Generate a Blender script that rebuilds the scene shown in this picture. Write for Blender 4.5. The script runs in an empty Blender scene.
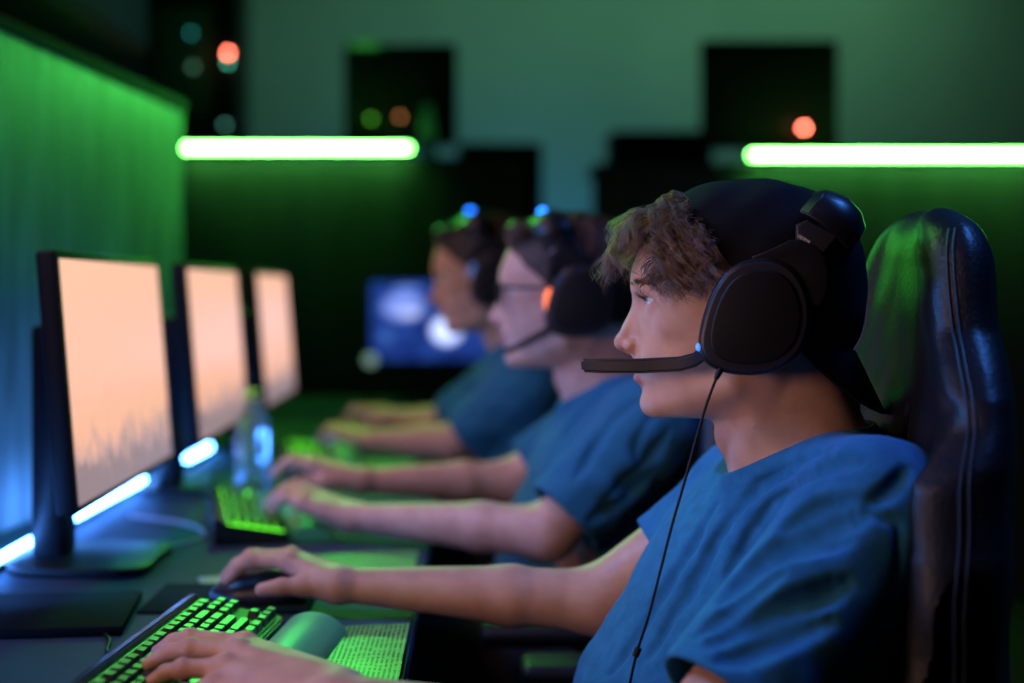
import bpy, bmesh, math, random
import numpy as np
from mathutils import Vector, Matrix
random.seed(7)
rng = np.random.default_rng(7)
C = bpy.context.scene.collection
FP = 1422.0; CX = 480.0; CY = 292.0; CZ = 1.125
PI = math.pi

def W(px, py, d):                     # a point of the place from its direction and its depth
    return np.array([(px-CX)*d/FP, d, CZ-(py-CY)*d/FP])

# ------------------------------------------------------------------ materials
MATS = {}
def mat(name, col=(0.5,0.5,0.5), rough=0.5, metal=0.0, emit=None, estr=0.0, trans=0.0, ior=1.45,
        coat=0.0, sss=0.0, bump=None, var=None, sheen=0.0, spec=0.5):
    m = bpy.data.materials.new(name); m.use_nodes = True
    nt = m.node_tree; b = nt.nodes['Principled BSDF']
    b.inputs['Base Color'].default_value = (*col, 1)
    b.inputs['Roughness'].default_value = rough
    b.inputs['Metallic'].default_value = metal
    b.inputs['IOR'].default_value = ior
    b.inputs['Specular IOR Level'].default_value = spec
    b.inputs['Transmission Weight'].default_value = trans
    b.inputs['Coat Weight'].default_value = coat
    b.inputs['Coat Roughness'].default_value = 0.12
    b.inputs['Sheen Weight'].default_value = sheen
    if sss:
        b.inputs['Subsurface Weight'].default_value = sss
        b.inputs['Subsurface Radius'].default_value = (1.0, 0.35, 0.2)
        b.inputs['Subsurface Scale'].default_value = 0.006
    if emit:
        b.inputs['Emission Color'].default_value = (*emit, 1)
        b.inputs['Emission Strength'].default_value = estr
    if bump or var:
        tc = nt.nodes.new('ShaderNodeTexCoord')
    if bump:                              # (scale, detail, distance, stretch xyz)
        sc, det, dist, st = bump
        mp = nt.nodes.new('ShaderNodeMapping'); mp.inputs['Scale'].default_value = st
        n = nt.nodes.new('ShaderNodeTexNoise'); n.inputs['Scale'].default_value = sc; n.inputs['Detail'].default_value = det
        bp = nt.nodes.new('ShaderNodeBump'); bp.inputs['Distance'].default_value = dist; bp.inputs['Strength'].default_value = 1.0
        nt.links.new(tc.outputs['Object'], mp.inputs['Vector']); nt.links.new(mp.outputs[0], n.inputs['Vector'])
        nt.links.new(n.outputs['Fac'], bp.inputs['Height']); nt.links.new(bp.outputs[0], b.inputs['Normal'])
    if var:                               # (scale, detail, stretch, colour a, colour b)
        sc, det, st, ca, cb = var
        mp = nt.nodes.new('ShaderNodeMapping'); mp.inputs['Scale'].default_value = st
        n = nt.nodes.new('ShaderNodeTexNoise'); n.inputs['Scale'].default_value = sc; n.inputs['Detail'].default_value = det
        r = nt.nodes.new('ShaderNodeValToRGB')
        r.color_ramp.elements[0].position = 0.32; r.color_ramp.elements[0].color = (*ca, 1)
        r.color_ramp.elements[1].position = 0.68; r.color_ramp.elements[1].color = (*cb, 1)
        nt.links.new(tc.outputs['Object'], mp.inputs['Vector']); nt.links.new(mp.outputs[0], n.inputs['Vector'])
        nt.links.new(n.outputs['Fac'], r.inputs['Fac']); nt.links.new(r.outputs[0], b.inputs['Base Color'])
    MATS[name] = m
    return m

def skin_mat(name, base, lip):
    m = mat(name, base, rough=0.48, sss=0.12, bump=(420, 3, 0.00025, (1,1,1)))
    nt = m.node_tree; b = nt.nodes['Principled BSDF']
    at = nt.nodes.new('ShaderNodeAttribute'); at.attribute_name = 'tone'
    sep = nt.nodes.new('ShaderNodeSeparateColor')
    mx = nt.nodes.new('ShaderNodeMix'); mx.data_type = 'RGBA'
    mx.inputs[6].default_value = (*base, 1); mx.inputs[7].default_value = (*lip, 1)
    nt.links.new(at.outputs['Color'], sep.inputs[0]); nt.links.new(sep.outputs[0], mx.inputs[0])
    n = nt.nodes.new('ShaderNodeTexNoise'); n.inputs['Scale'].default_value = 38; n.inputs['Detail'].default_value = 4
    tc = nt.nodes.new('ShaderNodeTexCoord'); nt.links.new(tc.outputs['Object'], n.inputs['Vector'])
    m2 = nt.nodes.new('ShaderNodeMix'); m2.data_type = 'RGBA'; m2.blend_type = 'MULTIPLY'
    r = nt.nodes.new('ShaderNodeValToRGB')
    r.color_ramp.elements[0].color = (0.86,0.78,0.76,1); r.color_ramp.elements[1].color = (1.06,1.04,1.02,1)
    r.color_ramp.elements[0].position = .3; r.color_ramp.elements[1].position = .7
    nt.links.new(n.outputs['Fac'], r.inputs['Fac'])
    m2.inputs[0].default_value = 1.0
    nt.links.new(mx.outputs[2], m2.inputs[6]); nt.links.new(r.outputs[0], m2.inputs[7])
    nt.links.new(m2.outputs[2], b.inputs['Base Color'])
    return m

SKIN  = skin_mat('skin_first', (0.56,0.33,0.22), (0.48,0.16,0.13))
SKIN2 = skin_mat('skin_second', (0.62,0.38,0.30), (0.5,0.18,0.16))
SKIN3 = skin_mat('skin_third', (0.52,0.32,0.22), (0.45,0.17,0.14))
SHIRT = mat('shirt_cotton', (0.018,0.15,0.31), rough=0.92, sheen=0.05, spec=0.2, bump=(900, 2, 0.0004, (1,1,1)),
            var=(60, 3, (1,1,1), (0.014,0.125,0.26), (0.022,0.165,0.34)))
SHIRT2 = mat('shirt_cotton_muted', (0.022,0.14,0.24), rough=0.92, sheen=0.05, spec=0.2, bump=(900,2,0.0004,(1,1,1)))
TROUSER = mat('trouser_cloth', (0.012,0.013,0.018), rough=0.9)
CAPM  = mat('cap_cloth', (0.006,0.006,0.008), rough=0.85, spec=0.12, bump=(700, 2, 0.0004, (1,1,1)))
HAIR1 = mat('hair_brown', (0.11,0.055,0.028), rough=0.36, spec=0.8)
HAIR2 = mat('hair_dark', (0.045,0.024,0.016), rough=0.5, bump=(160,4,0.004,(1,1,.35)))
HAIR3 = mat('hair_black', (0.02,0.013,0.010), rough=0.5, bump=(160,4,0.004,(1,1,.35)))
EYEW  = mat('eye_white', (0.75,0.74,0.72), rough=0.12, coat=1.0)
IRIS  = mat('eye_iris', (0.22,0.34,0.42), rough=0.1, coat=1.0)
PUPIL = mat('eye_pupil', (0.004,0.004,0.004), rough=0.05, coat=1.0)
BLACKM = mat('black_matte_plastic', (0.006,0.006,0.008), rough=0.5, spec=0.3)
BLACKG = mat('black_satin_plastic', (0.010,0.010,0.014), rough=0.36, spec=0.4)
GREYM  = mat('dark_metallic_plastic', (0.035,0.035,0.048), rough=0.34, metal=0.4)
PADM   = mat('ear_pad_leather', (0.012,0.012,0.014), rough=0.55, bump=(220,3,0.0006,(1,1,1)))
LEATH  = mat('chair_leather', (0.008,0.009,0.013), rough=0.40, spec=0.32, bump=(230,4,0.0007,(1,1,1)))
THREAD = mat('seam_thread', (0.010,0.010,0.014), rough=0.5)
WHITEP = mat('white_print', (0.6,0.6,0.65), rough=0.5)
DESKM  = mat('desk_laminate', (0.04,0.075,0.11), rough=0.62, spec=0.10, bump=(35,4,0.0004,(1,1,1)))
KEYM   = mat('keycap_plastic', (0.02,0.03,0.022), rough=0.30, spec=0.5)
KBODY  = mat('keyboard_body', (0.02,0.026,0.022), rough=0.25)
GLOWK  = mat('key_backlight', (0.02,0.1,0.02), rough=0.6, emit=(0.08,1.0,0.06), estr=0.2)
GLOWK2 = mat('key_backlight_strong', (0.02,0.1,0.02), rough=0.6, emit=(0.13,1.0,0.03), estr=2.6)
RESTM  = mat('wrist_rest_gel', (0.07,0.50,0.22), rough=0.38, spec=1.0)
LEDW   = mat('led_strip_cold', (0.5,0.6,0.8), emit=(0.07,0.27,1.0), estr=62)
TUBEM  = mat('led_tube_green', (0.6,0.9,0.6), emit=(0.16,1.0,0.13), estr=42)
LBLUE  = mat('led_blue', (0.1,0.3,0.8), emit=(0.01,0.16,1.0), estr=7)
LORANGE = mat('led_orange', (0.8,0.3,0.1), emit=(1.0,0.17,0.03), estr=1.6)
LRED   = mat('led_red', (0.8,0.1,0.1), emit=(1.0,0.16,0.10), estr=30)
LTEAL  = mat('led_teal', (0.1,0.6,0.5), emit=(0.05,0.9,0.6), estr=4)
LPALE  = mat('led_pale', (0.6,0.7,0.6), emit=(0.5,0.9,0.7), estr=5)

def wallmat(name, ca, cb, st=(1,1,1), sc=6, rough=0.7, spec=0.3):
    return mat(name, ca, rough=rough, spec=spec, var=(sc, 6, st, ca, cb), bump=(sc*4, 4, 0.002, st))

# ------------------------------------------------------------------ object helpers
def tag(o, label=None, cat=None, group=None, kind=None):
    if label: o['label'] = label
    if cat: o['category'] = cat
    if group: o['group'] = group
    if kind: o['kind'] = kind
    return o
def empty(name, loc, label=None, cat=None, group=None, rz=0.0):
    o = bpy.data.objects.new(name, None); C.objects.link(o)
    o.location = Vector(loc); o.rotation_euler = (0,0,rz); o.empty_display_size = 0.05
    return tag(o, label, cat, group)
def local(o, parent):
    """keep world placement of o under its parent (all parents here carry plain transforms)"""
    if parent is not None:
        o.parent = parent
def wmat(o):
    M = Matrix.LocRotScale(o.location, o.rotation_euler, o.scale)
    return wmat(o.parent) @ o.matrix_parent_inverse @ M if o.parent else M
def link_mesh(name, me, m, parent=None, world=False, smooth=True):
    o = bpy.data.objects.new(name, me); C.objects.link(o)
    if m: 
        if isinstance(m, (list,tuple)):
            for x in m: me.materials.append(x)
        else: me.materials.append(m)
    if smooth: me.shade_smooth()
    else: me.shade_flat()
    if parent is not None:
        o.parent = parent
        if world:
            o.matrix_parent_inverse = wmat(parent).inverted()
    return o
def bm_obj(name, bm, m, parent=None, world=False, smooth=True, angle=None):
    bmesh.ops.recalc_face_normals(bm, faces=bm.faces)
    me = bpy.data.meshes.new(name); bm.to_mesh(me); bm.free()
    o = link_mesh(name, me, m, parent, world, smooth)
    if angle is not None and smooth:
        me.set_sharp_from_angle(angle=math.radians(angle))
    return o
def box_bm(bm, c, s, bev=0.0, seg=2, rot=None):
    r = bmesh.ops.create_cube(bm, size=1.0)
    vs = r['verts']
    for v in vs: v.co = Vector((v.co.x*s[0], v.co.y*s[1], v.co.z*s[2]))
    if bev > 0:
        es = list({e for v in vs for e in v.link_edges})
        rr = bmesh.ops.bevel(bm, geom=es, offset=min(bev, min(s)*0.49), segments=seg, profile=0.5, affect='EDGES')
        vs = list({v for f in rr['faces'] for v in f.verts} | {v for v in vs if v.is_valid})
    for v in vs:
        co = v.co.copy()
        if rot is not None: co = rot @ co
        v.co = co + Vector(c)
    return vs
def box(name, c, s, m, parent=None, bev=0.004, seg=2, rot=None, world=False):
    bm = bmesh.new(); box_bm(bm, c, s, bev, seg, rot)
    return bm_obj(name, bm, m, parent, world, True, 35)
def prism(name, pts, depth, m, parent=None, bev=0.0, frame=None, seg=2, world=False, angle=35):
    """outline pts (a,b) in a plane, extruded along the normal; frame = (origin, axis a, axis b, normal)"""
    O, A, B, N = [Vector(x) for x in frame]
    bm = bmesh.new()
    vs = [bm.verts.new(O + A*a + B*b) for a, b in pts]
    f = bm.faces.new(vs)
    r = bmesh.ops.extrude_face_region(bm, geom=[f])
    top = [g for g in r['geom'] if isinstance(g, bmesh.types.BMVert)]
    for v in top: v.co += N*depth
    if bev > 0:
        es = [e for e in bm.edges if e.calc_face_angle(0) > math.radians(40)]
        bmesh.ops.bevel(bm, geom=es, offset=bev, segments=seg, profile=0.5, affect='EDGES', clamp_overlap=True)
    return bm_obj(name, bm, m, parent, world, True, angle)
def round_outline(pts, n=4, r=0.25):
    """Chaikin-like smoothing of a closed outline"""
    P = [Vector((*p, 0)) for p in pts]
    for _ in range(n):
        Q = []
        for i in range(len(P)):
            a, b = P[i], P[(i+1) % len(P)]
            Q += [a.lerp(b, r), a.lerp(b, 1-r)]
        P = Q
    return [(p.x, p.y) for p in P]
def catmull(P, n=8):
    P = [Vector(p) for p in P]; out = []
    Q = [P[0]*2-P[1]] + P + [P[-1]*2-P[-2]]
    for i in range(1, len(Q)-2):
        for k in range(n):
            t = k/n
            out.append(0.5*((2*Q[i]) + (-Q[i-1]+Q[i+1])*t + (2*Q[i-1]-5*Q[i]+4*Q[i+1]-Q[i+2])*t*t + (-Q[i-1]+3*Q[i]-3*Q[i+1]+Q[i+2])*t**3))
    out.append(P[-1])
    return out
def tube_bm(bm, pts, rad, sides=8, caps=True, up=None, flat=(1.0,1.0)):
    pts = [Vector(p) for p in pts]; n = len(pts)
    if not hasattr(rad, '__len__'): rad = [rad]*n
    rings = []; prev = None
    for i, p in enumerate(pts):
        t = (pts[min(i+1,n-1)] - pts[max(i-1,0)]).normalized()
        if prev is None:
            a = Vector(up) if up is not None else (Vector((0,0,1)) if abs(t.z) < 0.9 else Vector((1,0,0)))
            prev = a
        a = (prev - t*prev.dot(t)).normalized(); prev = a; b = t.cross(a)
        rings.append([bm.verts.new(p + (a*math.cos(q)*flat[0] + b*math.sin(q)*flat[1])*rad[i]) for q in [2*PI*k/sides for k in range(sides)]])
    for i in range(n-1):
        for k in range(sides):
            bm.faces.new([rings[i][k], rings[i][(k+1)%sides], rings[i+1][(k+1)%sides], rings[i+1][k]])
    if caps:
        bm.faces.new(rings[0][::-1]); bm.faces.new(rings[-1])
def tube(name, pts, rad, m, parent=None, sides=10, smooth_n=8, flat=(1,1), up=None, world=False):
    bm = bmesh.new()
    if smooth_n:
        if hasattr(rad, '__len__'):
            src = list(rad); P = catmull(pts, smooth_n); k = len(P)
            rad = list(np.interp(np.linspace(0, len(src)-1, k), range(len(src)), src))
        else: P = catmull(pts, smooth_n)
    else: P = pts
    tube_bm(bm, P, rad, sides, True, up, flat)
    return bm_obj(name, bm, m, parent, world, True, 50)
def lathe(name, prof, m, parent=None, seg=32, c=(0,0,0)):
    bm = bmesh.new(); rings = []
    for r, z in prof:
        rings.append([bm.verts.new((c[0]+max(r,1e-5)*math.cos(2*PI*k/seg), c[1]+max(r,1e-5)*math.sin(2*PI*k/seg), c[2]+z)) for k in range(seg)])
    for i in range(len(rings)-1):
        for k in range(seg):
            bm.faces.new([rings[i][k], rings[i][(k+1)%seg], rings[i+1][(k+1)%seg], rings[i+1][k]])
    bm.faces.new(rings[0][::-1]); bm.faces.new(rings[-1])
    return bm_obj(name, bm, m, parent, False, True, 40)
def copy_tree(o, parent=None):
    c = o.copy(); C.objects.link(c); c.parent = parent
    for ch in [x for x in bpy.data.objects if x.parent == o]:
        copy_tree(ch, c)
    return c

# ------------------------------------------------------------------ implicit surfaces
def smin(a, b, k):
    h = np.maximum(k-np.abs(a-b), 0)/k
    return np.minimum(a, b) - h*h*k*0.25
def smax(a, b, k): return -smin(-a, -b, k)
def cone(P, a, b, ra, rb):
    a = np.asarray(a, float); b = np.asarray(b, float); ab = b-a
    pa = P-a; t = np.clip(pa@ab/max(ab@ab,1e-12), 0, 1)
    q = pa - t[:,None]*ab
    return np.sqrt(np.einsum('ij,ij->i', q, q)) - (ra+(rb-ra)*t)
def ball(P, c, r): 
    q = P-np.asarray(c, float); return np.sqrt(np.einsum('ij,ij->i', q, q)) - r
def ellip(P, c, r):
    q = (P-np.asarray(c, float)); r = np.asarray(r, float)
    k0 = np.sqrt((( q/r)**2).sum(1)); k1 = np.sqrt(((q/(r*r))**2).sum(1))
    return k0*(k0-1.0)/np.maximum(k1, 1e-9)
def bounded(P, f, c, R, pad=0.03):
    """evaluates f only near its own sphere"""
    d = ball(P, c, R)
    out = d + pad*0.5
    m = d < pad
    if m.any(): out[m] = f(P[m])
    return out
def polymesh(f, lo, hi, h, slack=1.7, B=10):
    """sparse surface nets"""
    lo = np.asarray(lo, float); hi = np.asarray(hi, float)
    nb = np.ceil((hi-lo)/(h*B)).astype(int)
    # coarse pass in blocks of 4 blocks
    def centers(idx, size): return lo + (idx+0.5)*size
    big = 4
    nbb = np.ceil(nb/big).astype(int)
    g = np.stack(np.meshgrid(*[np.arange(n) for n in nbb], indexing='ij'), -1).reshape(-1,3)
    S = h*B*big
    v = f(centers(g, S)); keep = np.abs(v) < 0.87*S*slack
    g = g[keep]
    off = np.stack(np.meshgrid(*[np.arange(big)]*3, indexing='ij'), -1).reshape(-1,3)
    g = (g[:,None,:]*big+off[None]).reshape(-1,3)
    g = g[(g < nb).all(1)]
    S = h*B
    v = f(centers(g, S)); g = g[np.abs(v) < 0.87*S*slack]
    n1 = B+1
    co = np.stack(np.meshgrid(*[np.arange(n1)]*3, indexing='ij'), -1).reshape(-1,3)
    dims = nb*B+2
    def cid(ix): return (ix[...,0]*dims[1]+ix[...,1])*dims[2]+ix[...,2]
    ids_all=[]; pos_all=[]; quads=[]
    step = max(1, 400000//(n1**3))
    for s in range(0, len(g), step):
        gg = g[s:s+step]; k = len(gg)
        ijk = (gg[:,None,:]*B+co[None])
        val = f((lo+ijk.reshape(-1,3)*h)).reshape(k,n1,n1,n1)
        ins = val < 0
        allin = ins.reshape(k,-1)
        mixed = allin.any(1) & ~allin.all(1)
        if not mixed.any(): continue
        val = val[mixed]; ins = ins[mixed]; gg = gg[mixed]; k = len(gg)
        # active cells
        cs = [ins[:, a:a+B, b:b+B, c:c+B] for a in (0,1) for b in (0,1) for c in (0,1)]
        cnt = sum(x.astype(np.int8) for x in cs)
        act = np.argwhere((cnt > 0) & (cnt < 8))
        bi, x, y, z = act.T
        acc = np.zeros((len(act),3)); num = np.zeros(len(act))
        for ax in range(3):
            oth = [q for q in range(3) if q != ax]
            for a in (0,1):
                for b in (0,1):
                    o0 = np.zeros(3,int); o0[oth[0]]=a; o0[oth[1]]=b; o1=o0.copy(); o1[ax]=1
                    v0 = val[bi,x+o0[0],y+o0[1],z+o0[2]]; v1 = val[bi,x+o1[0],y+o1[1],z+o1[2]]
                    m = (v0<0)!=(v1<0)
                    t = np.where(m, v0/np.where(m, v0-v1, 1), 0)
                    p = np.repeat(o0[None].astype(float), len(act), 0); p[:,ax]+=t
                    acc[m]+=p[m]; num+=m
        cell = gg[bi]*B + act[:,1:]
        pos_all.append(lo+(cell+acc/num[:,None])*h); ids_all.append(cid(cell))
        for ax in range(3):
            o1 = np.zeros(3,int); o1[ax]=1
            A0 = ins[:, :B,:B,:B]
            A1 = ins[:, o1[0]:B+o1[0], o1[1]:B+o1[1], o1[2]:B+o1[2]]
            e = np.argwhere(A0 != A1)
            if not len(e): continue
            flip = A0[tuple(e.T)]
            base = gg[e[:,0]]*B + e[:,1:]
            u = np.zeros(3,int); u[(ax+1)%3]=1; w = np.zeros(3,int); w[(ax+2)%3]=1
            q = np.stack([base-u-w, base-w, base, base-u], 1)
            ok = (q>=0).all((1,2)); q = q[ok]; flip = flip[ok]
            qi = cid(q); qi[~flip] = qi[~flip][:, ::-1]
            quads.append(qi)
    ids = np.concatenate(ids_all); pos = np.concatenate(pos_all); quads = np.concatenate(quads)
    o = np.argsort(ids); ids = ids[o]; pos = pos[o]
    loc = np.searchsorted(ids, quads); loc = np.minimum(loc, len(ids)-1)
    ok = (ids[loc] == quads).all(1)
    return pos, loc[ok]
def mesh_from(name, pos, quads):
    me = bpy.data.meshes.new(name)
    me.vertices.add(len(pos)); me.vertices.foreach_set('co', pos.astype(np.float32).ravel())
    me.loops.add(len(quads)*4); me.loops.foreach_set('vertex_index', quads.astype(np.int32).ravel())
    me.polygons.add(len(quads))
    me.polygons.foreach_set('loop_start', np.arange(0, len(quads)*4, 4, dtype=np.int32))
    me.update(calc_edges=True); me.validate()
    return me
def sdf_obj(name, f, lo, hi, h, m, parent=None, world=True, slack=1.7, tone=None):
    pos, quads = polymesh(f, lo, hi, h, slack)
    me = mesh_from(name, pos, quads)
    if tone is not None:
        t = tone(pos); col = np.zeros((len(pos),4), np.float32); col[:,0]=t; col[:,3]=1
        a = me.color_attributes.new('tone', 'FLOAT_COLOR', 'POINT'); a.data.foreach_set('color', col.ravel())
    return link_mesh(name, me, m, parent, world, True)

# ------------------------------------------------------------------ head
S = 1.0197e-3
class Frame:
    def __init__(s, O, yaw=0.0, pitch=0.0):
        f = np.array([-math.cos(yaw)*math.cos(pitch), math.sin(yaw)*math.cos(pitch), -math.sin(pitch)])
        l = np.array([-math.sin(yaw), -math.cos(yaw), 0.0])
        s.O = np.asarray(O, float); s.f = f; s.l = l; s.u = np.cross(f, l)
        if s.u[2] < 0: s.u = -s.u
        s.M = np.stack([s.f, s.l, s.u], 0)
    def to(s, P): return ((P-s.O)@s.M.T)/S
    def w(s, u, v, h): return s.O + S*(u*s.f+v*s.l+h*s.u)
    def at(s, px, py, v):
        """local point with lateral offset v lying on the sight line through a direction"""
        r = np.array([(px-CX)/FP, 1.0, -(py-CY)/FP]); c = np.array([0,0,CZ])
        n = s.l; o = s.O + S*v*s.l
        t = ((o-c)@n)/(r@n)
        return s.to((c+r*t)[None])[0]

Wk = np.array([-112,-110,-107,-102,-93,-82,-70,-63,-55,-44,-30,-10,8,22,35,50],float)
Fk = np.array([ 55,  68,  82,  91,  97, 96, 102,102,106,105,101,101,103,108,107,104],float)
Bk = np.array([  0, -10, -20, -30, -42,-52, -60,-64,-68,-75,-84,-93,-99,-103,-106,-107],float)
Hk = np.array([ 12,  22,  32,  40,  46, 51,  55, 57, 59, 62, 65, 68, 70, 71,73,74],float)
wf = np.linspace(-112, 50, 200)
def _sm(y):
    k = np.interp(wf, Wk, y); kk = np.pad(k, 6, mode='edge'); return np.convolve(kk, np.ones(13)/13, 'valid')
FkS, BkS, HkS = _sm(Fk), _sm(Bk), _sm(Hk)
def face_stack(q, jaw=1.0):
    w = q[:,2]
    F = np.interp(w, wf, FkS); Bb = np.interp(w, wf, BkS); H = np.interp(w, wf, HkS)*jaw
    c = -8.0
    du = q[:,0]-c
    a = np.where(du > 0, F-c, c-Bb)
    k0 = np.sqrt((du/a)**2+(q[:,1]/H)**2); k1 = np.sqrt((du/a**2)**2+(q[:,1]/H**2)**2)
    d = k0*(k0-1)/np.maximum(k1,1e-6)
    d = smax(d, w-45, 8); d = smax(d, -108-w, 10)
    return d
def head_local(q, jaw=1.0):
    d = ellip(q, (-1,0,30), (108,75,92))
    d = smin(d, face_stack(q, jaw), 8)
    qa = q.copy(); qa[:,1] = np.abs(q[:,1])
    d = smin(d, ellip(qa, (56,38,-13), (24,12,13)), 12)           # cheekbone
    d = smin(d, cone(qa, (80,13,-94), (8,47,-72), 13, 14), 14)    # jaw
    d = smin(d, ellip(qa, (93,20,21), (10,20,6)), 8)              # brow
    d = smin(d, ball(q, (86,0,-96), 12.5), 8)                     # chin
    d = smax(d, -ellip(qa, (105,28,5), (12,14,9)), 9)            # eye socket
    # nose
    n = cone(q, (99,0,10), (115.5,0,-29), 4.6, 7.2)
    n = smin(n, cone(q, (94,0,8), (102,0,-34), 7, 12), 5)
    n = smin(n, ball(q, (117.5,0,-33), 8.2), 4)
    n = smin(n, ellip(qa, (107,9.5,-36), (9,6.2,7)), 4)
    n = smin(n, cone(q, (115,0,-38), (104,0,-45), 4, 4.5), 3)
    d = smin(d, n, 7)
    d = smax(d, -ellip(qa, (112,5.6,-43), (5,2.8,4.5)), 2)        # nostril
    d = smax(d, -cone(qa, (105,16,-38), (99,19,-46), 1.2, 1.0), 5)
    # lips
    vv = (q[:,1]/20)**2; qb = q.copy(); qb[:,0] += 5*vv
    lu = ellip(qb, (101,0,-58.8), (7,20,4.8)); ll = ellip(qb, (99,0,-69), (7.2,17,5.2))
    d = smin(d, lu, 5); d = smin(d, ll, 5)
    bow = np.abs(q[:,2]+64.2) ; uu = 107.5-(q[:,1]/22)**2*11
    g = np.sqrt(bow**2+(q[:,0]-uu)**2)-2.0
    g = np.maximum(g, np.abs(q[:,1])-24)
    d = smax(d, -g, 2.5)
    d = smax(d, -ellip(q, (108,0,-51), (3,2.6,5)), 4)              # philtrum
    # eye lids
    e = np.array((80.5,30,8.5)); qe = qa-e
    lid = np.sqrt((qe**2).sum(1))-13.7
    d = smin(d, lid, 4)
    s = qe[:,1]; wv = qe[:,2]-0.10*s
    hh = 4.6*np.maximum(1-(s/13.0)**2, -0.6)
    g = np.maximum(np.abs(wv-0.2)-hh, 2-qe[:,0]); g = np.maximum(g, np.sqrt((qe**2).sum(1))-15)
    d = smax(d, -g, 1.0)
    crease = np.abs(np.sqrt(qe[:,1]**2*0.45+qe[:,2]**2)-7.6); crease = np.sqrt(crease**2+(np.sqrt((qe**2).sum(1))-14)**2)-0.9
    crease = np.maximum(crease, 1.5-qe[:,2])
    d = smax(d, -crease, 2)
    # neck
    nk = neck_local(q)
    d = smin(d, nk, 12)
    return d
def neck_local(q):
    qa = q.copy(); qa[:,1] = np.abs(q[:,1])
    n = cone(q, (-14,0,-62), (-52,0,-175), 49, 59)
    n = smin(n, cone(q, (-45,0,-40), (-88,0,-165), 44, 52), 20)
    n = smin(n, ball(q, (10,0,-127), 13), 14)
    n = smin(n, cone(qa, (-28,46,-60), (2,20,-172), 9, 9), 12)
    return n
def lip_tone(q):
    a = np.minimum(ellip(q, (99,0,-58.8), (11,19,4.9)), ellip(q, (98,0,-69), (11,16.5,5.3)))
    t = np.clip(1-(a+0.5)/2.0, 0, 1)*(q[:,0] > 84)
    qa = np.abs(q[:,1])
    b = np.clip(1-np.sqrt((q[:,0]-118)**2+q[:,1]**2+(q[:,2]+34)**2)/22, 0, 1)*0.35
    return np.clip(np.maximum(t, b), 0, 1)

# ------------------------------------------------------------------ hands and arms
def hand_sdf(wr, mcp, pip, tip, thumb, across, up, sc=1.0):
    """wr: wrist centre; mcp/pip/tip: four joints each, index first; thumb: base, mcp, ip, tip"""
    wr = np.asarray(wr,float); across = np.asarray(across,float)/np.linalg.norm(across); up = np.asarray(up,float)/np.linalg.norm(up)
    F = []
    rr = [0.0092,0.0094,0.0088,0.0078]
    for i in range(4):
        r = rr[i]*sc; a, b, t = [np.asarray(x,float) for x in (mcp[i], pip[i], tip[i])]
        dd = b + (t-b)*0.52 + up*0.0035
        F.append([(a,b,r*1.06,r*0.96),(b,dd,r*0.96,r*0.84),(dd,t,r*0.84,r*0.72),(b+up*0.001,b+up*0.001,r*1.02,r*1.02)])
    th = [np.asarray(x,float) for x in thumb]
    allp = np.array([wr]+[np.asarray(x,float) for x in list(mcp)+list(pip)+list(tip)+list(thumb)])
    c = (allp.max(0)+allp.min(0))/2; R = np.linalg.norm(allp-c, axis=1).max()+0.03
    def f(P):
        palm = None
        for i in range(4):
            w0 = wr + across*((i-1.5)*0.0105*sc)
            r0 = 0.0165*sc
            m = np.asarray(mcp[i],float)
            d = cone(P, w0, m-up*0.002, r0, 0.0118*sc)
            palm = d if palm is None else smin(palm, d, 0.012)
        palm = smin(palm, cone(P, wr-across*0.012, th[1], 0.016*sc, 0.0118*sc), 0.012)
        for i in range(4):
            palm = smin(palm, ball(P, np.asarray(mcp[i],float)+up*0.0022, 0.0096*sc), 0.004)
        fing = None
        for seg in F:
            d = None
            for a,b,ra,rb in seg:
                x = cone(P,a,b,ra,rb); d = x if d is None else smin(d,x,0.003)
            fing = d if fing is None else smin(fing, d, 0.0018)
        d = smin(palm, fing, 0.007)
        t = cone(P, th[1], th[2], 0.0118*sc, 0.0100*sc)
        t = smin(t, cone(P, th[2], th[3], 0.0104*sc, 0.0082*sc), 0.003)
        d = smin(d, t, 0.006)
        return d
    def g(P): return bounded(P, f, c, R)
    g.info = (np.array([np.asarray(x,float) for x in tip]), up)
    return g
def arm_sdf(sh, el, wr, r=(0.050,0.041,0.037,0.0195), flat=None, sc=1.0):
    sh,el,wr = [np.asarray(x,float) for x in (sh,el,wr)]
    fl = np.asarray(flat,float); fl = fl/np.linalg.norm(fl)
    mid = el+(wr-el)*0.33
    def f(P):
        d = cone(P, sh, el, r[0], r[1])
        d = smin(d, cone(P, el, mid, r[1]*0.98, r[2]*1.02), 0.02)
        for s in (-1,1):
            d = smin(d, cone(P, mid+fl*0.004*s, wr+fl*0.0085*s, r[2]*0.97, r[3]), 0.012)
        return d
    return f

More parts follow.
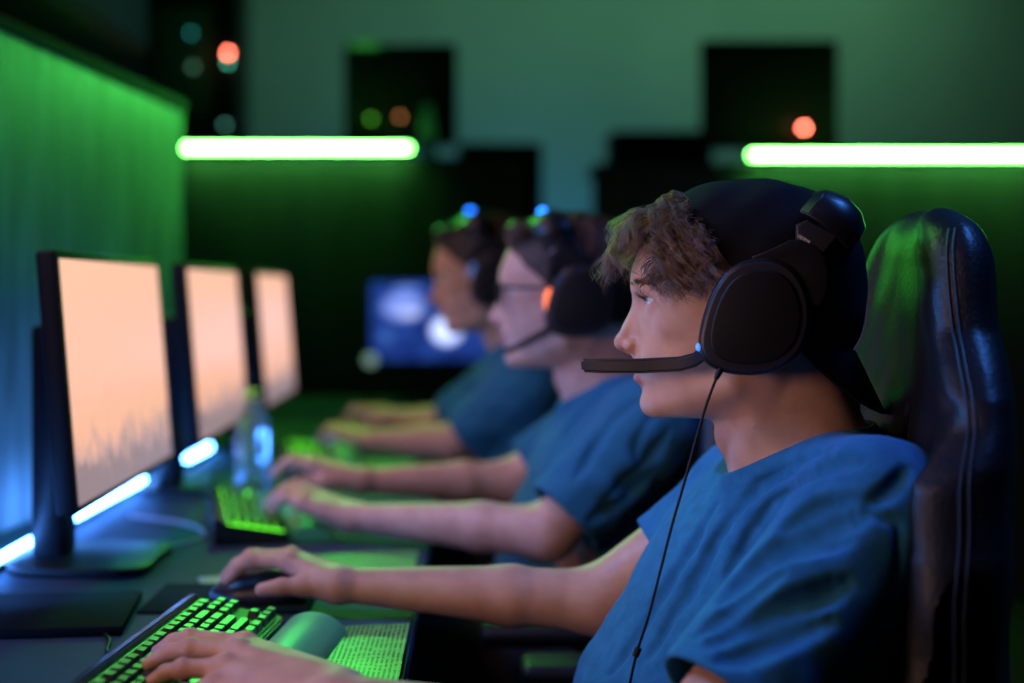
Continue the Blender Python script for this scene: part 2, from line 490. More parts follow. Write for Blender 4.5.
# ------------------------------------------------------------------ torso
TZ = np.array([0.44,0.52,0.62,0.73,0.82,0.88,0.92,0.955])
TX = np.array([0.215,0.215,0.225,0.248,0.290,0.312,0.328,0.338])
TA = np.array([0.125,0.130,0.125,0.124,0.106,0.095,0.078,0.055])
TB = np.array([0.165,0.170,0.160,0.160,0.160,0.150,0.12,0.08])
def torso_sdf(cy, dx_top, dx_bot, dz, skew=0.0, grow=0.0):
    zz = TZ.copy(); zz[2:] += dz*np.linspace(.2,1,len(zz)-2)
    xs = TX + np.interp(TZ, [0.5,0.95], [dx_bot, dx_top])
    def f(P):
        z = P[:,2]
        cx = np.interp(z, zz, xs); a = np.interp(z, zz, TA)+grow; b = np.interp(z, zz, TB)+grow
        u = P[:,0]-cx-skew*(P[:,1]-cy); v = P[:,1]-cy
        k0 = np.sqrt((u/a)**2+(v/b)**2); k1 = np.sqrt((u/a**2)**2+(v/b**2)**2)
        d = k0*(k0-1)/np.maximum(k1,1e-6)
        d = smax(d, z-(zz[-1]+grow), 0.03); d = smax(d, (zz[0]-grow)-z, 0.03)
        return d
    return f

def ray_hit(f, px, py, d0=0.9, d1=4.5, push=0.0):
    c = np.array([0,0,CZ]); r = np.array([(px-CX)/FP, 1.0, -(py-CY)/FP]); d = d0
    for _ in range(120):
        v = f((c+r*d)[None])[0]
        if v < 0.0004: break
        d += v*0.6
        if d > d1: return None
    return c+r*(d+push)

# ------------------------------------------------------------------ persons
def hair_strands(name, fr, guides, per, rad, m, parent, spread=4.0, seed=3, mix=False):
    """guides: list of polylines in head units; each becomes a lock of strands"""
    r = random.Random(seed); bm = bmesh.new()
    for G in guides:
        tone_ = r.random()
        for k in range(per):
            o = Vector((r.gauss(0,1), r.gauss(0,1), r.gauss(0,1)))*spread*0.55
            stray = 1.0 if r.random() < 0.9 else 2.2
            ph = r.uniform(0, 2*PI); am = r.uniform(0.5, 2.6)*stray; fq = r.uniform(0.6, 1.3)
            n = len(G); cut = r.uniform(0.72, 1.0); P = []
            nn = max(4, int(n*cut))
            for i in range(nn):
                t = i/(n-1); p = G[i] + o*(0.75+0.55*t*stray)
                p = p + Vector((math.cos(ph+t*fq*9), math.sin(ph+t*fq*9), math.sin(ph*2+t*fq*7)))*am*t
                P.append(fr.w(p.x, p.y, p.z))
            R = [rad*(1-0.65*(i/(nn-1))**2) for i in range(nn)]
            n0 = len(bm.faces); tube_bm(bm, P, R, 3, False)
            if mix and (tone_ + r.uniform(-.15,.15)) > 0.5:
                bm.faces.ensure_lookup_table()
                for fi in range(n0, len(bm.faces)): bm.faces[fi].material_index = 1
    return bm_obj(name, bm, m, parent, True, True)

def first_hair_guides(n, seed=11):
    r = random.Random(seed); out = []
    while len(out) < n:
        v = r.uniform(-66, 66); w = r.uniform(40, 119)
        if r.random() < 0.42: v = math.copysign(r.uniform(50, 73), v-(-15)); w = r.uniform(36, 100)
        if w > 116 - abs(v)*0.35: continue
        k = 1-(v/76)**2-((w-30)/93)**2
        if k <= 0.0: continue
        u = -1+108*math.sqrt(k)
        # only in front of the cap's opening
        if (u-78)*73-(w-118)*53*-1*-1 < -3000 - 0*v: pass
        side = (u-78)*(-73)+(w-118)*53        # >0 : behind the cap edge line
        if side > 1500: continue
        p = Vector((u, v, w)); nrm = Vector((u/108**2, v/75**2, (w-30)/92**2)).normalized()
        if w < 62 and (abs(v) < 52 or u < 20): continue
        L = r.uniform(50, 84) if abs(v) < 45 else r.uniform(38, 60)
        front = max(0.0, 1-abs(v)/60)
        if w > 96: L *= 0.55
        d = (nrm*0.9 + Vector((1.0*front+0.30, 0.30*(1 if v > 0 else -1)*(1-front), (0.55+0.5*r.random())*(0.3+front))) + Vector((r.gauss(0,.2), r.gauss(0,.35), r.gauss(0,.2)))).normalized()
        ph = r.uniform(0, 2*PI); fq = r.uniform(1.3, 2.6); am = r.uniform(4.5, 12.0)
        P = []; q = p.copy(); N = 26; st = L/N
        ax1 = d.cross(Vector((0,0,1))).normalized(); 
        for i in range(N+1):
            t = i/N
            c = ax1*math.cos(ph+t*fq*2*PI)*am*t + Vector((0,0,1)).cross(ax1)*math.sin(ph+t*fq*2*PI)*am*t*0.8
            P.append(q+c)
            d = (d + Vector((-0.08*t, 0, -0.105-0.086*t))).normalized()
            q = q + d*st
            # stay outside the skull
            kk = (q.x+1)**2/111**2+q.y**2/78**2+(q.z-30)**2/95**2
            if q.z > 20 and kk < 1:
                s_ = 1/math.sqrt(kk); q = Vector((-1+(q.x+1)*s_, q.y*s_, 30+(q.z-30)*s_))
        out.append(P)
    return out

def make_person(sp):
    fr = sp['frame']; root = empty('person', sp['base'], sp['label'], 'person', sp.get('group'))
    tors = torso_sdf(*sp['torso']); tors_o = torso_sdf(*sp['torso'], grow=0.016)
    Cc = fr.w(-58, 0, -146)
    arms = [arm_sdf(*a) for a in sp['arms']]; hands = [hand_sdf(**h) for h in sp['hands']]
    shp = [np.asarray(a[0]) for a in sp['arms']]
    hc = fr.w(0,0,-10)
    def headf(P):
        return bounded(P, lambda p: head_local(fr.to(p), sp.get('jaw',1.0))*S, hc, 0.235, 0.03)
    jr = [a[3][0] if len(a) > 3 else 0.05 for a in sp['arms']]
    def body(P):
        d = headf(P)
        t = tors(P)
        for s_, r_ in zip(shp, jr):
            t = smin(t, cone(P, fr.w(-75,0,-165), s_, 0.05, 0.046), 0.03)
        d = smin(d, t, 0.02)
        for a in arms: d = smin(d, a(P), 0.02)
        for h in hands: d = smin(d, h(P), 0.010)
        return d
    def tone(P):
        q = fr.to(P); t = lip_tone(q); n = np.sqrt((q**2).sum(1)) < 160
        return np.where(n, t, 0)
    lo, hi = sp['bounds']
    b = sdf_obj('body', body, lo, hi, sp['h'], sp['skin'], root, True, 1.7, tone)
    # ---- shirt
    def core(P):
        d = neck_local(fr.to(P))*S; t = tors(P)
        for s_, r_ in zip(shp, jr):
            t = smin(t, cone(P, fr.w(-75,0,-165), s_, 0.05, 0.046), 0.03)
        return smin(d, t, 0.025)
    nk = core
    Nn = sp.get('collar_n', np.array([-0.336, 0.0, 0.942])); Nn = Nn/np.linalg.norm(Nn)
    Co = fr.w(*sp.get('collar_c', (-58, 0, -146)))
    def collar_pl(P):
        x = P-Co; return x@Nn - 2.8*np.minimum((x@fr.l)**2, 0.0081) - 0.008
    slv = sp['sleeves']          # (shoulder, end, r0, r1, skin r)
    def outer(P):
        d = tors_o(P)
        for sh, en, r0, r1, rs in slv:
            d = smin(d, cone(P, fr.w(-80,0,-182), np.asarray(sh)+np.array([0,0,0.002]), 0.056, r0*0.86), 0.04)
        for sh, en, r0, r1, rs in slv:
            d = smin(d, cone(P, sh, en, r0, r1), 0.035)
        pl = collar_pl(P)
        nn = np.maximum(core(P)-0.0065, np.abs(pl+0.03)-0.05)
        d = smin(d, nn, 0.022)
        return d
    folds = []
    if 'folds' in sp:
        for pts, rad, depth in sp['folds']:
            H = [ray_hit(outer, x, y, 0.95) for x, y in pts]
            H = [h for h in H if h is not None]
            if len(H) > 1:
                c = np.array([0,0,CZ]); tgt = []
                for h in H:
                    v = (h-c)/np.linalg.norm(h-c); tgt.append(h - v*depth if depth > 0 else h - v*depth)
                P2 = [np.array(p) for p in catmull([tuple(t) for t in tgt], 3)]
                folds.append((P2, rad, depth))
    def cloth(P):
        d = outer(P)
        near = np.abs(d) < 0.03
        if near.any():
            p = P[near]; dd = d[near]
            for PL, rad, depth in folds:
                allp = np.array(PL); c0 = allp.mean(0); R0 = np.linalg.norm(allp-c0, axis=1).max()+0.05
                msk = ball(p, c0, R0) < 0
                if not msk.any(): continue
                pp = p[msk]; g = None; n = len(PL)
                for i in range(n-1):
                    t0 = math.sin(PI*(i+0.3)/(n-0.4))**0.5; t1 = math.sin(PI*min((i+1.3)/(n-0.4),0.97))**0.5
                    x = cone(pp, PL[i], PL[i+1], rad*t0, rad*t1)
                    g = x if g is None else np.minimum(g, x)
                if depth > 0: dd[msk] = smin(dd[msk], g, 0.012)      # ridge stands proud
                else: dd[msk] = smax(dd[msk], -g, 0.008)            # valley
            # soft rumples
            A = sp.get('rumple', 0.0016)
            q = p
            w1 = np.sin(q[:,0]*46+q[:,2]*61+3*np.sin(q[:,1]*21+q[:,2]*17))*np.sin(q[:,1]*38-q[:,2]*29+2*np.sin(q[:,0]*25))
            w2 = np.sin(q[:,0]*93-q[:,2]*117+2.5*np.sin(q[:,1]*41))*np.sin(q[:,1]*71+q[:,0]*48)
            dd += A*w1 + A*0.45*w2
            d[near] = dd
        d = np.minimum(d, core(P)-0.0035)
        for sh, en, r0, r1, rs in slv: d = np.minimum(d, cone(P, sh, en, rs+0.0035, rs+0.0025))
        d0 = d.copy()
        for sh, en, r0, r1, rs in slv:
            sh = np.asarray(sh,float); en = np.asarray(en,float); ax = (en-sh)/np.linalg.norm(en-sh)
            t = (P-en)@ax
            rad = np.sqrt(np.maximum(((P-en)**2).sum(1)-t*t, 0))
            m = np.maximum(rad-r1*1.6, -(t+0.12))             # this sleeve's own zone
            hem = np.where(m < 0, t, -1.0)
            d = np.maximum(d, np.minimum(hem, 0.02) if True else hem)
            hole = np.maximum(np.maximum(rad-(r1+0.01), -(t+0.045)), d0+max(0.0048, 2.1*sp['sh']))
            d = np.maximum(d, -hole)
            # stitched hem
            st = (np.abs(t+0.020) < 0.0012) & (rad < r1*1.4)
            d = d + st*0.0008
        pl = collar_pl(P)
        rad = np.sqrt(((P-Co)**2).sum(1))
        d = np.maximum(d, np.where(rad < 0.13, pl-0.002, -1))
        d = d + ((np.abs(pl+0.018) < 0.0012) & (nk(P) < 0.013))*0.0008
        d = np.maximum(d, sp.get('hem_z',0.60)-P[:,2])
        return d
    sdf_obj('t_shirt', cloth, sp['sbounds'][0], sp['sbounds'][1], sp['sh'], sp['shirt'], root, True, 1.8)
    # ---- trousers and shoes
    hip = np.array([sp['hip'][0], sp['hip'][1], 0.54])
    def legs(P):
        d = ellip(P, hip, (0.15, 0.185, 0.13))
        for s_ in (-1, 1):
            kn = hip + np.array([-0.40, s_*0.12, 0.035]); an = kn + np.array([-0.05+0.03*s_, s_*0.01, -0.47])
            d = smin(d, cone(P, hip+np.array([-0.02, s_*0.095, 0]), kn, 0.092, 0.066), 0.03)
            d = smin(d, cone(P, kn, an, 0.066, 0.052), 0.02)
        return d
    l_ = hip + np.array([-0.60,-0.30,-0.56]); h_ = hip+np.array([0.22,0.30,0.20])
    sdf_obj('trousers', legs, l_, h_, 0.011, TROUSER, root, True, 1.8)
    for s_ in (-1, 1):
        a = hip + np.array([-0.45+0.03*s_, s_*0.13, -0.54+0.045])
        def shoe(P):
            d = smin(ellip(P, a+np.array([-0.10,0,-0.012]), (0.10,0.045,0.038)), ellip(P, a+np.array([-0.005,0,0]), (0.07,0.04,0.055)), 0.03)
            return np.maximum(d, (0.003)-P[:,2])
        sdf_obj('shoe', shoe, a-np.array([0.24,0.08,0.07]), a+np.array([0.1,0.08,0.09]), 0.007, BLACKM, root, True)
    # ---- eyes
    for s_ in (1, -1):
        c = fr.w(80.5, 30*s_, 8.5)
        if s_ < 0 and sp.get('simple'): pass
        bm = bmesh.new(); bmesh.ops.create_uvsphere(bm, u_segments=32, v_segments=24, radius=11.9*S)
        # look direction = frame forward : pole (local z) towards it
        R3 = Vector(sp.get('gaze', fr.f)).to_track_quat('Z', 'Y').to_matrix()
        for v in bm.verts:
            z = v.co.z/(11.9*S)
            if z > 0.86: v.co.z += (z-0.86)*0.006*1.2
            v.co = R3 @ v.co
        for f in bm.faces:
            cz = (R3.inverted() @ f.calc_center_median()).normalized().z
            f.material_index = 2 if cz > 0.977 else (1 if cz > 0.885 else 0)
        for v in bm.verts: v.co += Vector(c)
        e = bm_obj('eye', bm, [EYEW, IRIS, PUPIL], root, True)
    return root, body, outer

# --- first player ------------------------------------------------------------
fr1 = Frame(W(740,310,1.45), yaw=math.radians(8.5))
sh1n = W(875,517,1.265); el1n = W(676,768,1.155); wr1n = W(335,699,1.20)
sh1f = np.array([0.300,1.615,0.895]); el1f = W(598,601,1.63); wr1f = W(338,584,1.655)
hand1n = dict(wr=wr1n,
    mcp=[W(246,645,1.290),W(238,652,1.268),W(224,668,1.247),W(214,688,1.228)],
    pip=[W(190,639,1.300),W(190,649,1.275),W(183,669,1.247),W(182,694,1.222)],
    tip=[W(158,652,1.308),W(149,664,1.280),W(149,684,1.250),W(156,706,1.225)],
    thumb=[W(310,676,1.25),W(268,660,1.29),W(238,655,1.32),W(212,652,1.335)],
    across=W(214,688,1.228)-W(246,645,1.290), up=(0.05,0.25,0.95))
hand1f = dict(wr=wr1f,
    mcp=[W(289,562,1.675),W(292,557,1.70),W(292,556,1.722),W(294,560,1.742)],
    pip=[W(252,561,1.68),W(251,557,1.705),W(256,556,1.728),W(268,562,1.748)],
    tip=[W(228,580,1.68),W(225,577,1.705),W(232,574,1.73),W(250,575,1.75)],
    thumb=[W(325,588,1.645),W(303,586,1.640),W(281,587,1.638),W(262,590,1.640)],
    across=(0.0,0.9,0.02), up=(-0.1,0,1))
# folds seen on the near sleeve and chest: (points, radius, + ridge / - valley)
fl = []
def V(pts, r=0.0065, dp=-0.001): fl.append((pts, r*(1.85 if dp else 1.0), dp*1.5))
def Rg(pts, r=0.009, dp=0.004): fl.append((pts, r, -0.005 if False else dp))
V([(858,464),(826,466),(798,481),(779,500),(758,523),(742,549),(728,572)], 0.0075)
V([(850,496),(867,502),(878,515),(897,523),(899,541),(898,566),(893,596)], 0.0028, 0.0)
V([(846,503),(822,507),(797,519),(780,530)], 0.006)
V([(862,517),(830,524),(797,537),(768,552),(750,566)], 0.0085)
V([(845,541),(806,542),(768,554),(742,575),(722,600)], 0.0085)
V([(846,584),(811,601),(772,612),(740,626),(712,642)], 0.0085)
V([(830,622),(786,634),(753,648),(722,660)], 0.0075)
V([(780,575),(752,590),(728,612),(700,632)], 0.005)
V([(758,484),(728,520),(702,566),(676,610),(650,655)], 0.0055)
V([(715,505),(690,548),(662,592),(634,640),(612,672)], 0.0045)
V([(830,448),(800,462),(768,480),(742,500)], 0.005)
V([(905,470),(890,490),(872,500)], 0.004)
H1 = fr1
sp1 = dict(frame=fr1, base=(0.2,1.45,0), h=0.0021, skin=SKIN, shirt=SHIRT, sh=0.0024,
    label='curly-haired person in blue t-shirt and backwards black cap, sharp in front of the black chair',
    torso=(1.445,0.0,0.0,0.0,-0.22), arms=[(sh1n,el1n,wr1n,(0.044,0.038,0.035,0.0195),(0,1,-0.3)),(sh1f,el1f,wr1f,(0.042,0.036,0.032,0.0165),(0,1,0.1))],
    hands=[hand1n, hand1f], bounds=((-0.40,1.05,0.42),(0.50,1.95,1.26)), sbounds=((-0.02,1.05,0.58),(0.52,1.80,1.06)),
    sleeves=[(sh1n, sh1n+0.78*(el1n-sh1n), 0.068,0.0625,0.04),(sh1f, sh1f+0.56*(el1f-sh1f), 0.056,0.047,0.04)],
    folds=fl, rumple=0.0012, hip=(0.215,1.44), gaze=(-0.985,0.12,-0.03))
person1, body1, outer1 = make_person(sp1)
g1 = first_hair_guides(340)
HAIR1B = mat('hair_golden', (0.23,0.13,0.055), rough=0.36, spec=0.8)
hair_strands('hair', fr1, g1, 11, 0.00034, [HAIR1, HAIR1B], person1, 3.2, mix=True)
# brows and lashes
bg = []
for i in range(26):
    t = i/25; x0 = Vector((104-15*t*t-1, 12+36*t, 24+4*math.sin(t*2.6)))
    for s_ in (1,-1):
        p = Vector((x0.x, x0.y*s_, x0.z))
        bg.append([p+Vector((-1.2,0,-1)), p+Vector((1.2-0.3*t, 2.5*s_, 0.6)), p+Vector((0.8-1.8*t, 6*s_, 1.4)), p+Vector((-1.0-2.2*t, 9*s_, 0.8))])
for s_ in (0,1): hair_strands('eyebrow', fr1, bg[s_::2], 7, 0.00028, HAIR1, person1, 2.2, 5)
lg = []
for i in range(15):
    t = -1+2*i/14
    for s_ in (1,-1):
        c = Vector((80.5+13.6*math.cos(t*0.95), 30*s_+12.5*t*s_, 8.5+4.5*(1-t*t)))
        lg.append([c, c+Vector((3,1.0*t*s_,0.3)), c+Vector((5.5,2.0*t*s_,1.6)), c+Vector((7.5,3*t*s_,3.6))])
for s_ in (0,1): hair_strands('eyelash_row', fr1, lg[s_::2], 2, 0.00022, HAIR2, person1, 0.5, 6)

# cap worn backwards
def cap_local(q):
    def shell(g):
        n = 2.25
        r = np.array((115+g, 84+g, 109+g)); c = np.array((-8,0,22))
        k = ((np.abs(q-c)/r)**n).sum(1)**(1/n)
        return (k-1)*(85+g)
    wr = 1.1*np.sin(q[:,0]*0.11+2*np.sin(q[:,1]*0.05))*np.sin(q[:,2]*0.07)
    d = np.maximum(shell(0)+wr, -(shell(-3.2)+wr))
    nA = np.array((73.,0.,-53.)); nA/=np.linalg.norm(nA)
    arch = (q-np.array((70.,0.,118.)))@nA - 7*np.cos(q[:,1]/40)
    nB = np.array((0.58,0.,-0.81)); low = -(q[:,2]+44) + 0
    lowp = (np.array((22.,0.,38.))-q)@np.array((-0.64,0.,0.77))
    d = np.maximum(d, arch); d = np.maximum(d, lowp*1.0)
    # sweat band
    return d
capr = empty('cap', fr1.w(0,0,80)); capr.parent = person1; capr.location = (0,0,0)
capc = sdf_obj('cap', lambda P: cap_local(fr1.to(P))*S, fr1.O-0.16, fr1.O+0.16, 0.0019, CAPM, person1, True, 2.2)
bpy.data.objects.remove(capr)
# brim : curved plate
bm = bmesh.new(); grid = []
for side in (0,1):
    rows = []
    for i in range(15):
        s = i/14; row = []
        for j in range(25):
            a = (-1+2*j/24)*1.25
            L = 72*(1-abs(a/1.25)**3.2)
            ru = -10-101*math.cos(a)*1.0; rv = 82*math.sin(a); rw = -34+18*(1-math.cos(a))*1.6
            u = ru - 30*s*(L/74)*math.cos(a*0.8); v = rv*(1-0.10*s); w_ = rw-6 - L*0.93*s*0.92
            w_ -= 0
            t = 1.3 if side == 0 else -1.3
            p = fr1.w(u+t*0.9, v, w_-t*0.3); row.append(bm.verts.new(p))
        rows.append(row)
    grid.append(rows)
for side in (0,1):
    for i in range(14):
        for j in range(24):
            g = grid[side]; bm.faces.new([g[i][j],g[i][j+1],g[i+1][j+1],g[i+1][j]])
def stitch(A,B):
    for i in range(len(A)-1): bm.faces.new([A[i],A[i+1],B[i+1],B[i]])
stitch(grid[0][0],grid[1][0]); stitch(grid[0][-1],grid[1][-1])
stitch([r[0] for r in grid[0]],[r[0] for r in grid[1]]); stitch([r[-1] for r in grid[0]],[r[-1] for r in grid[1]])
br = bm_obj('brim', bm, CAPM, capc, True)

# --- helper for hands seen small
def auto_hand(wr, tipc, across, lift=0.012, sc=1.0, curl=1.0):
    wr = np.asarray(wr,float); f = np.asarray(tipc,float)-wr; f /= np.linalg.norm(f)
    ac = np.asarray(across,float); ac = ac-f*(ac@f); ac /= np.linalg.norm(ac)
    up = np.cross(f, ac); up *= np.sign(up[2])
    k = [0.98,1.0,0.95,0.86]; kl = [0.92,1.0,0.95,0.76]
    mcp = [wr+f*0.084*k[i]+ac*(i-1.5)*0.0205+up*lift for i in range(4)]
    pip = [mcp[i]+f*0.036*kl[i]+up*0.004+ac*(i-1.5)*0.0015 for i in range(4)]
    tip = [pip[i]+f*0.028*kl[i]-up*0.027*curl for i in range(4)]
    th = [wr+f*0.02-ac*0.022, wr+f*0.055-ac*0.038-up*0.006, wr+f*0.085-ac*0.046-up*0.010, wr+f*0.110-ac*0.044-up*0.016]
    return dict(wr=wr, mcp=mcp, pip=pip, tip=tip, thumb=th, across=ac, up=up, sc=sc)

# --- second player
fr2 = Frame(W(570,297,2.23), yaw=math.radians(1.0))
sh2n = W(650,428,2.06); el2n = W(550,532,2.02); wr2n = W(354,517,2.13)
sh2f = W(603,418,2.42); el2f = W(512,482,2.42); wr2f = W(362,480,2.36)
f2 = []
for pts, r_, dp in [([(640,400),(612,420),(592,450),(575,480)],.009,-.001),([(668,430),(640,470),(605,500)],.010,-.001),
                    ([(655,470),(625,500),(590,520)],.010,-.001),([(600,395),(575,420),(555,450)],.007,-.001),([(672,400),(650,418),(636,446),(640,478)],.005,0.0)]:
    f2.append((pts, r_, dp))
sp2 = dict(frame=fr2, base=(0.15,2.23,0), h=0.0036, skin=SKIN2, shirt=SHIRT2, sh=0.0036,
    label='person in glasses and blue t-shirt typing between the two other seated people',
    torso=(2.23,-0.118,-0.04,0.01,-0.15), arms=[(sh2n,el2n,wr2n,(0.044,0.038,0.034,0.018),(0,1,-0.2)),(sh2f,el2f,wr2f,(0.042,0.036,0.032,0.0175),(0,1,0.1))],
    hands=[auto_hand(wr2n, W(276,503,2.17), (0,-1,-0.12), 0.016), auto_hand(wr2f, W(284,470,2.37), (0,1,0), 0.016)],
    bounds=((-0.50,1.90,0.42),(0.46,2.72,1.28)), sbounds=((-0.14,1.90,0.58),(0.42,2.68,1.08)),
    sleeves=[(sh2n, sh2n+0.86*(el2n-sh2n), 0.068,0.064,0.04),(sh2f, sh2f+0.80*(el2f-sh2f), 0.060,0.054,0.04)],
    folds=f2, rumple=0.0022, hip=(0.19,2.23), gaze=(-0.97,0.1,-0.12), jaw=1.04)
person2, body2, outer2 = make_person(sp2)
def short_hair(fr, front=96, seedk=0.0, low=-20, name='hair', m=HAIR2, parent=None, vol=8, h=0.0032):
    def f(P):
        q = fr.to(P)
        k = ellip(q, (-6,0,30), (105+vol,75+vol,92+vol+2))
        bump = 1.8*np.sin(q[:,0]*0.21+seedk+2*np.sin(q[:,1]*0.11))*np.sin(q[:,2]*0.19+q[:,1]*0.13)
        d = k + bump
        d = smin(d, ellip(q, (74,6,98), (30,50,20))+bump*1.2, 14)
        # hairline: cut away the face side
        line = (q[:,0]-front) + np.maximum(0, 78-q[:,2])*0.95 - 2.5*np.sin(q[:,1]*0.25)
        line = np.where(q[:,2] < 10, q[:,0]+6, line)
        d = smax(d, line, 5)
        d = smax(d, (low-q[:,2]) - (-(q[:,0])*0.28), 5)
        d = np.maximum(d, -ellip(q, (-1,0,30), (104,71,88)))
        return d*S
    return sdf_obj(name, f, fr.O-0.16, fr.O+0.16, h, m, parent, True, 2.0)
short_hair(fr2, 98, 0.4, -22, parent=person2, m=HAIR2)

# --- third player
fr3 = Frame(W(487,277,3.0), yaw=math.radians(-2), pitch=math.radians(7))
sh3n = W(530,386,2.86); el3n = W(457,442,2.93); wr3n = W(376,440,3.04)
sh3f = W(498,385,3.20); el3f = W(438,425,3.28); wr3f = W(402,418,3.40)
sp3 = dict(frame=fr3, base=(0.08,3.0,0), h=0.0046, skin=SKIN3, shirt=SHIRT2, sh=0.0048,
    label='dark-haired person in blue t-shirt at the far end of the desk, head slightly bowed',
    torso=(3.0,-0.235,-0.07,0.045,-0.1), arms=[(sh3n,el3n,wr3n,(0.045,0.039,0.034,0.020),(0,1,-0.2)),(sh3f,el3f,wr3f,(0.046,0.040,0.035,0.020),(0,1,0.1))],
    hands=[auto_hand(wr3n, W(324,436,3.10), (0,-1,-0.1), 0.014), auto_hand(wr3f, W(355,419,3.46), (0,1,0), 0.020)],
    bounds=((-0.55,2.66,0.42),(0.40,3.62,1.36)), sbounds=((-0.22,2.66,0.58),(0.36,3.50,1.14)),
    sleeves=[(sh3n, sh3n+0.84*(el3n-sh3n), 0.068,0.064,0.04),(sh3f, sh3f+0.80*(el3f-sh3f), 0.060,0.054,0.04)],
    rumple=0.003, hip=(0.17,3.0), gaze=(-0.95,0.1,-0.25))
person3, body3, outer3 = make_person(sp3)
short_hair(fr3, 96, 2.1, -16, parent=person3, m=HAIR3, vol=10, h=0.004)

# ------------------------------------------------------------------ headsets
def loc2(px, py, v=96): 
    q = fr1.at(px, py, v); return (q[0], q[2])
CUP = [loc2(*p) for p in [(697,345),(702,318),(712,290),(727,269),(746,259),(770,257),(792,265),(806,285),(812,312),(808,338),(797,358),(778,371),(752,376),(722,373),(703,362)]]
YOKE = [loc2(*p) for p in [(796,237),(822,250),(829,275),(823,306),(806,304),(795,277),(772,261),(745,259),(772,249)]]
SLID = [loc2(*p) for p in [(796,225),(807,220),(838,236),(823,254),(796,240)]]
BANDC = loc2(840,213,88)
cxu = sum(p[0] for p in CUP)/len(CUP); cxw = sum(p[1] for p in CUP)/len(CUP)
def headset(fr, label, group=None, rot=0.0, mic=None, accent=None, bandled=None, cable=None):
    root = empty('gaming_headset', fr.w(0,0,0), label, 'headset', group)
    ca, sa = math.cos(rot), math.sin(rot)
    def R2(p):
        a, b = p[0]-cxu, p[1]-cxw
        return (cxu+a*ca-b*sa, cxw+a*sa+b*ca)
    for s in (1,-1):
        def pr(name, out, v0, v1, m, par, bev, scale=1.0, rotd=False):
            pts = [((p[0]-cxu)*scale+cxu, (p[1]-cxw)*scale+cxw) for p in out]
            if rotd: pts = [R2(p) for p in pts]
            fo = fr.w(0, s*v0, 0)
            return prism(name, [(p[0]*S, p[1]*S) for p in pts], abs(v1-v0)*S, m, par, bev*S, (fo, fr.f, fr.u, fr.l*s), 3, True)
        sm = round_outline(CUP, 2)
        cup = pr('ear_cup', sm, 88, 105, BLACKG, root, 5)
        pr('ear_pad', sm, 66, 89, PADM, root, 6, 1.0)
        pr('outer_ring', round_outline(CUP,2), 104, 107.5, GREYM, cup, 1.5, 0.93)
        pr('cover_plate', round_outline(CUP,2), 106, 110.5, BLACKM, cup, 2.5, 0.80)
        pr('yoke', round_outline(YOKE,1), 91, 101, BLACKG, root, 2.5, 1, True)
        sl = pr('slider', SLID, 88, 99, GREYM, root, 2, 1, True)
        if s == 1:
            a = R2(loc2(802,238,99)); d1 = R2(loc2(811,243.5,99))
            A_ = Vector((d1[0]-a[0], d1[1]-a[1])).normalized(); B_ = Vector((-A_.y, A_.x))
            bm = bmesh.new()
            for k in range(6):
                cc = (a[0]+A_.x*(k*2.1-4), a[1]+A_.y*(k*2.1-4))
                for (x0,x1,y0,y1) in ([(0,1.3,-1.6,1.6)] if k%2 else [(0,0.5,-1.6,1.6),(0.9,1.4,-1.6,1.6),(0,1.3,1.1,1.6)]):
                    q = [bm.verts.new(fr.w(cc[0]+A_.x*x+B_.x*y, 99.3, cc[1]+A_.y*x+B_.y*y)) for x,y in ((x0,y0),(x1,y0),(x1,y1),(x0,y1))]
                    bm.faces.new(q)
            bm_obj('white_lettering', bm, WHITEP, sl, True, False)
    # headband
    e = np.array([BANDC[0]-cxu, BANDC[1]-cxw]); L = np.linalg.norm(e); e = e/L; p_ = np.array([-e[1], e[0]])
    sec = [(-27,-9),(-29,0),(-17,9),(2,12),(22,6),(31,-5),(26,-10)]
    path = [(94,-21),(92,-10),(86,-1),(74,4),(52,8),(26,10),(0,11)]
    path = path + [(-a,b) for a,b in path[-2::-1]]
    bm = bmesh.new(); rings = []
    for i,(v,eo) in enumerate(path):
        a0 = path[max(i-1,0)]; a1 = path[min(i+1,len(path)-1)]
        tn = Vector((a1[0]-a0[0], a1[1]-a0[1])).normalized(); nn = Vector((tn.y,-tn.x)); nn = -nn if (nn.y < -0.01 or (abs(nn.y)<=.01)) and False else nn
        if nn.dot(Vector((v*0.9, eo+40))) < 0: nn = -nn
        ring = []
        for (a,b) in sec:
            vv = v + nn.x*b; ee = L+eo+nn.y*b
            q = (cxu+e[0]*ee+p_[0]*-a, cxw+e[1]*ee+p_[1]*-a); q = R2(q)
            ring.append(bm.verts.new(fr.w(q[0], vv, q[1])))
        rings.append(ring)
    for i in range(len(rings)-1):
        for k in range(len(sec)):
            bm.faces.new([rings[i][k], rings[i][(k+1)%len(sec)], rings[i+1][(k+1)%len(sec)], rings[i+1][k]])
    bm.faces.new(rings[0][::-1]); bm.faces.new(rings[-1])
    bmesh.ops.recalc_face_normals(bm, faces=bm.faces)
    bmesh.ops.bevel(bm, geom=[x for x in bm.edges if x.calc_face_angle(0) > math.radians(22)], offset=0.0016, segments=2, affect='EDGES', clamp_overlap=True)
    hb = bm_obj('headband', bm, BLACKG, root, True, True, 30)
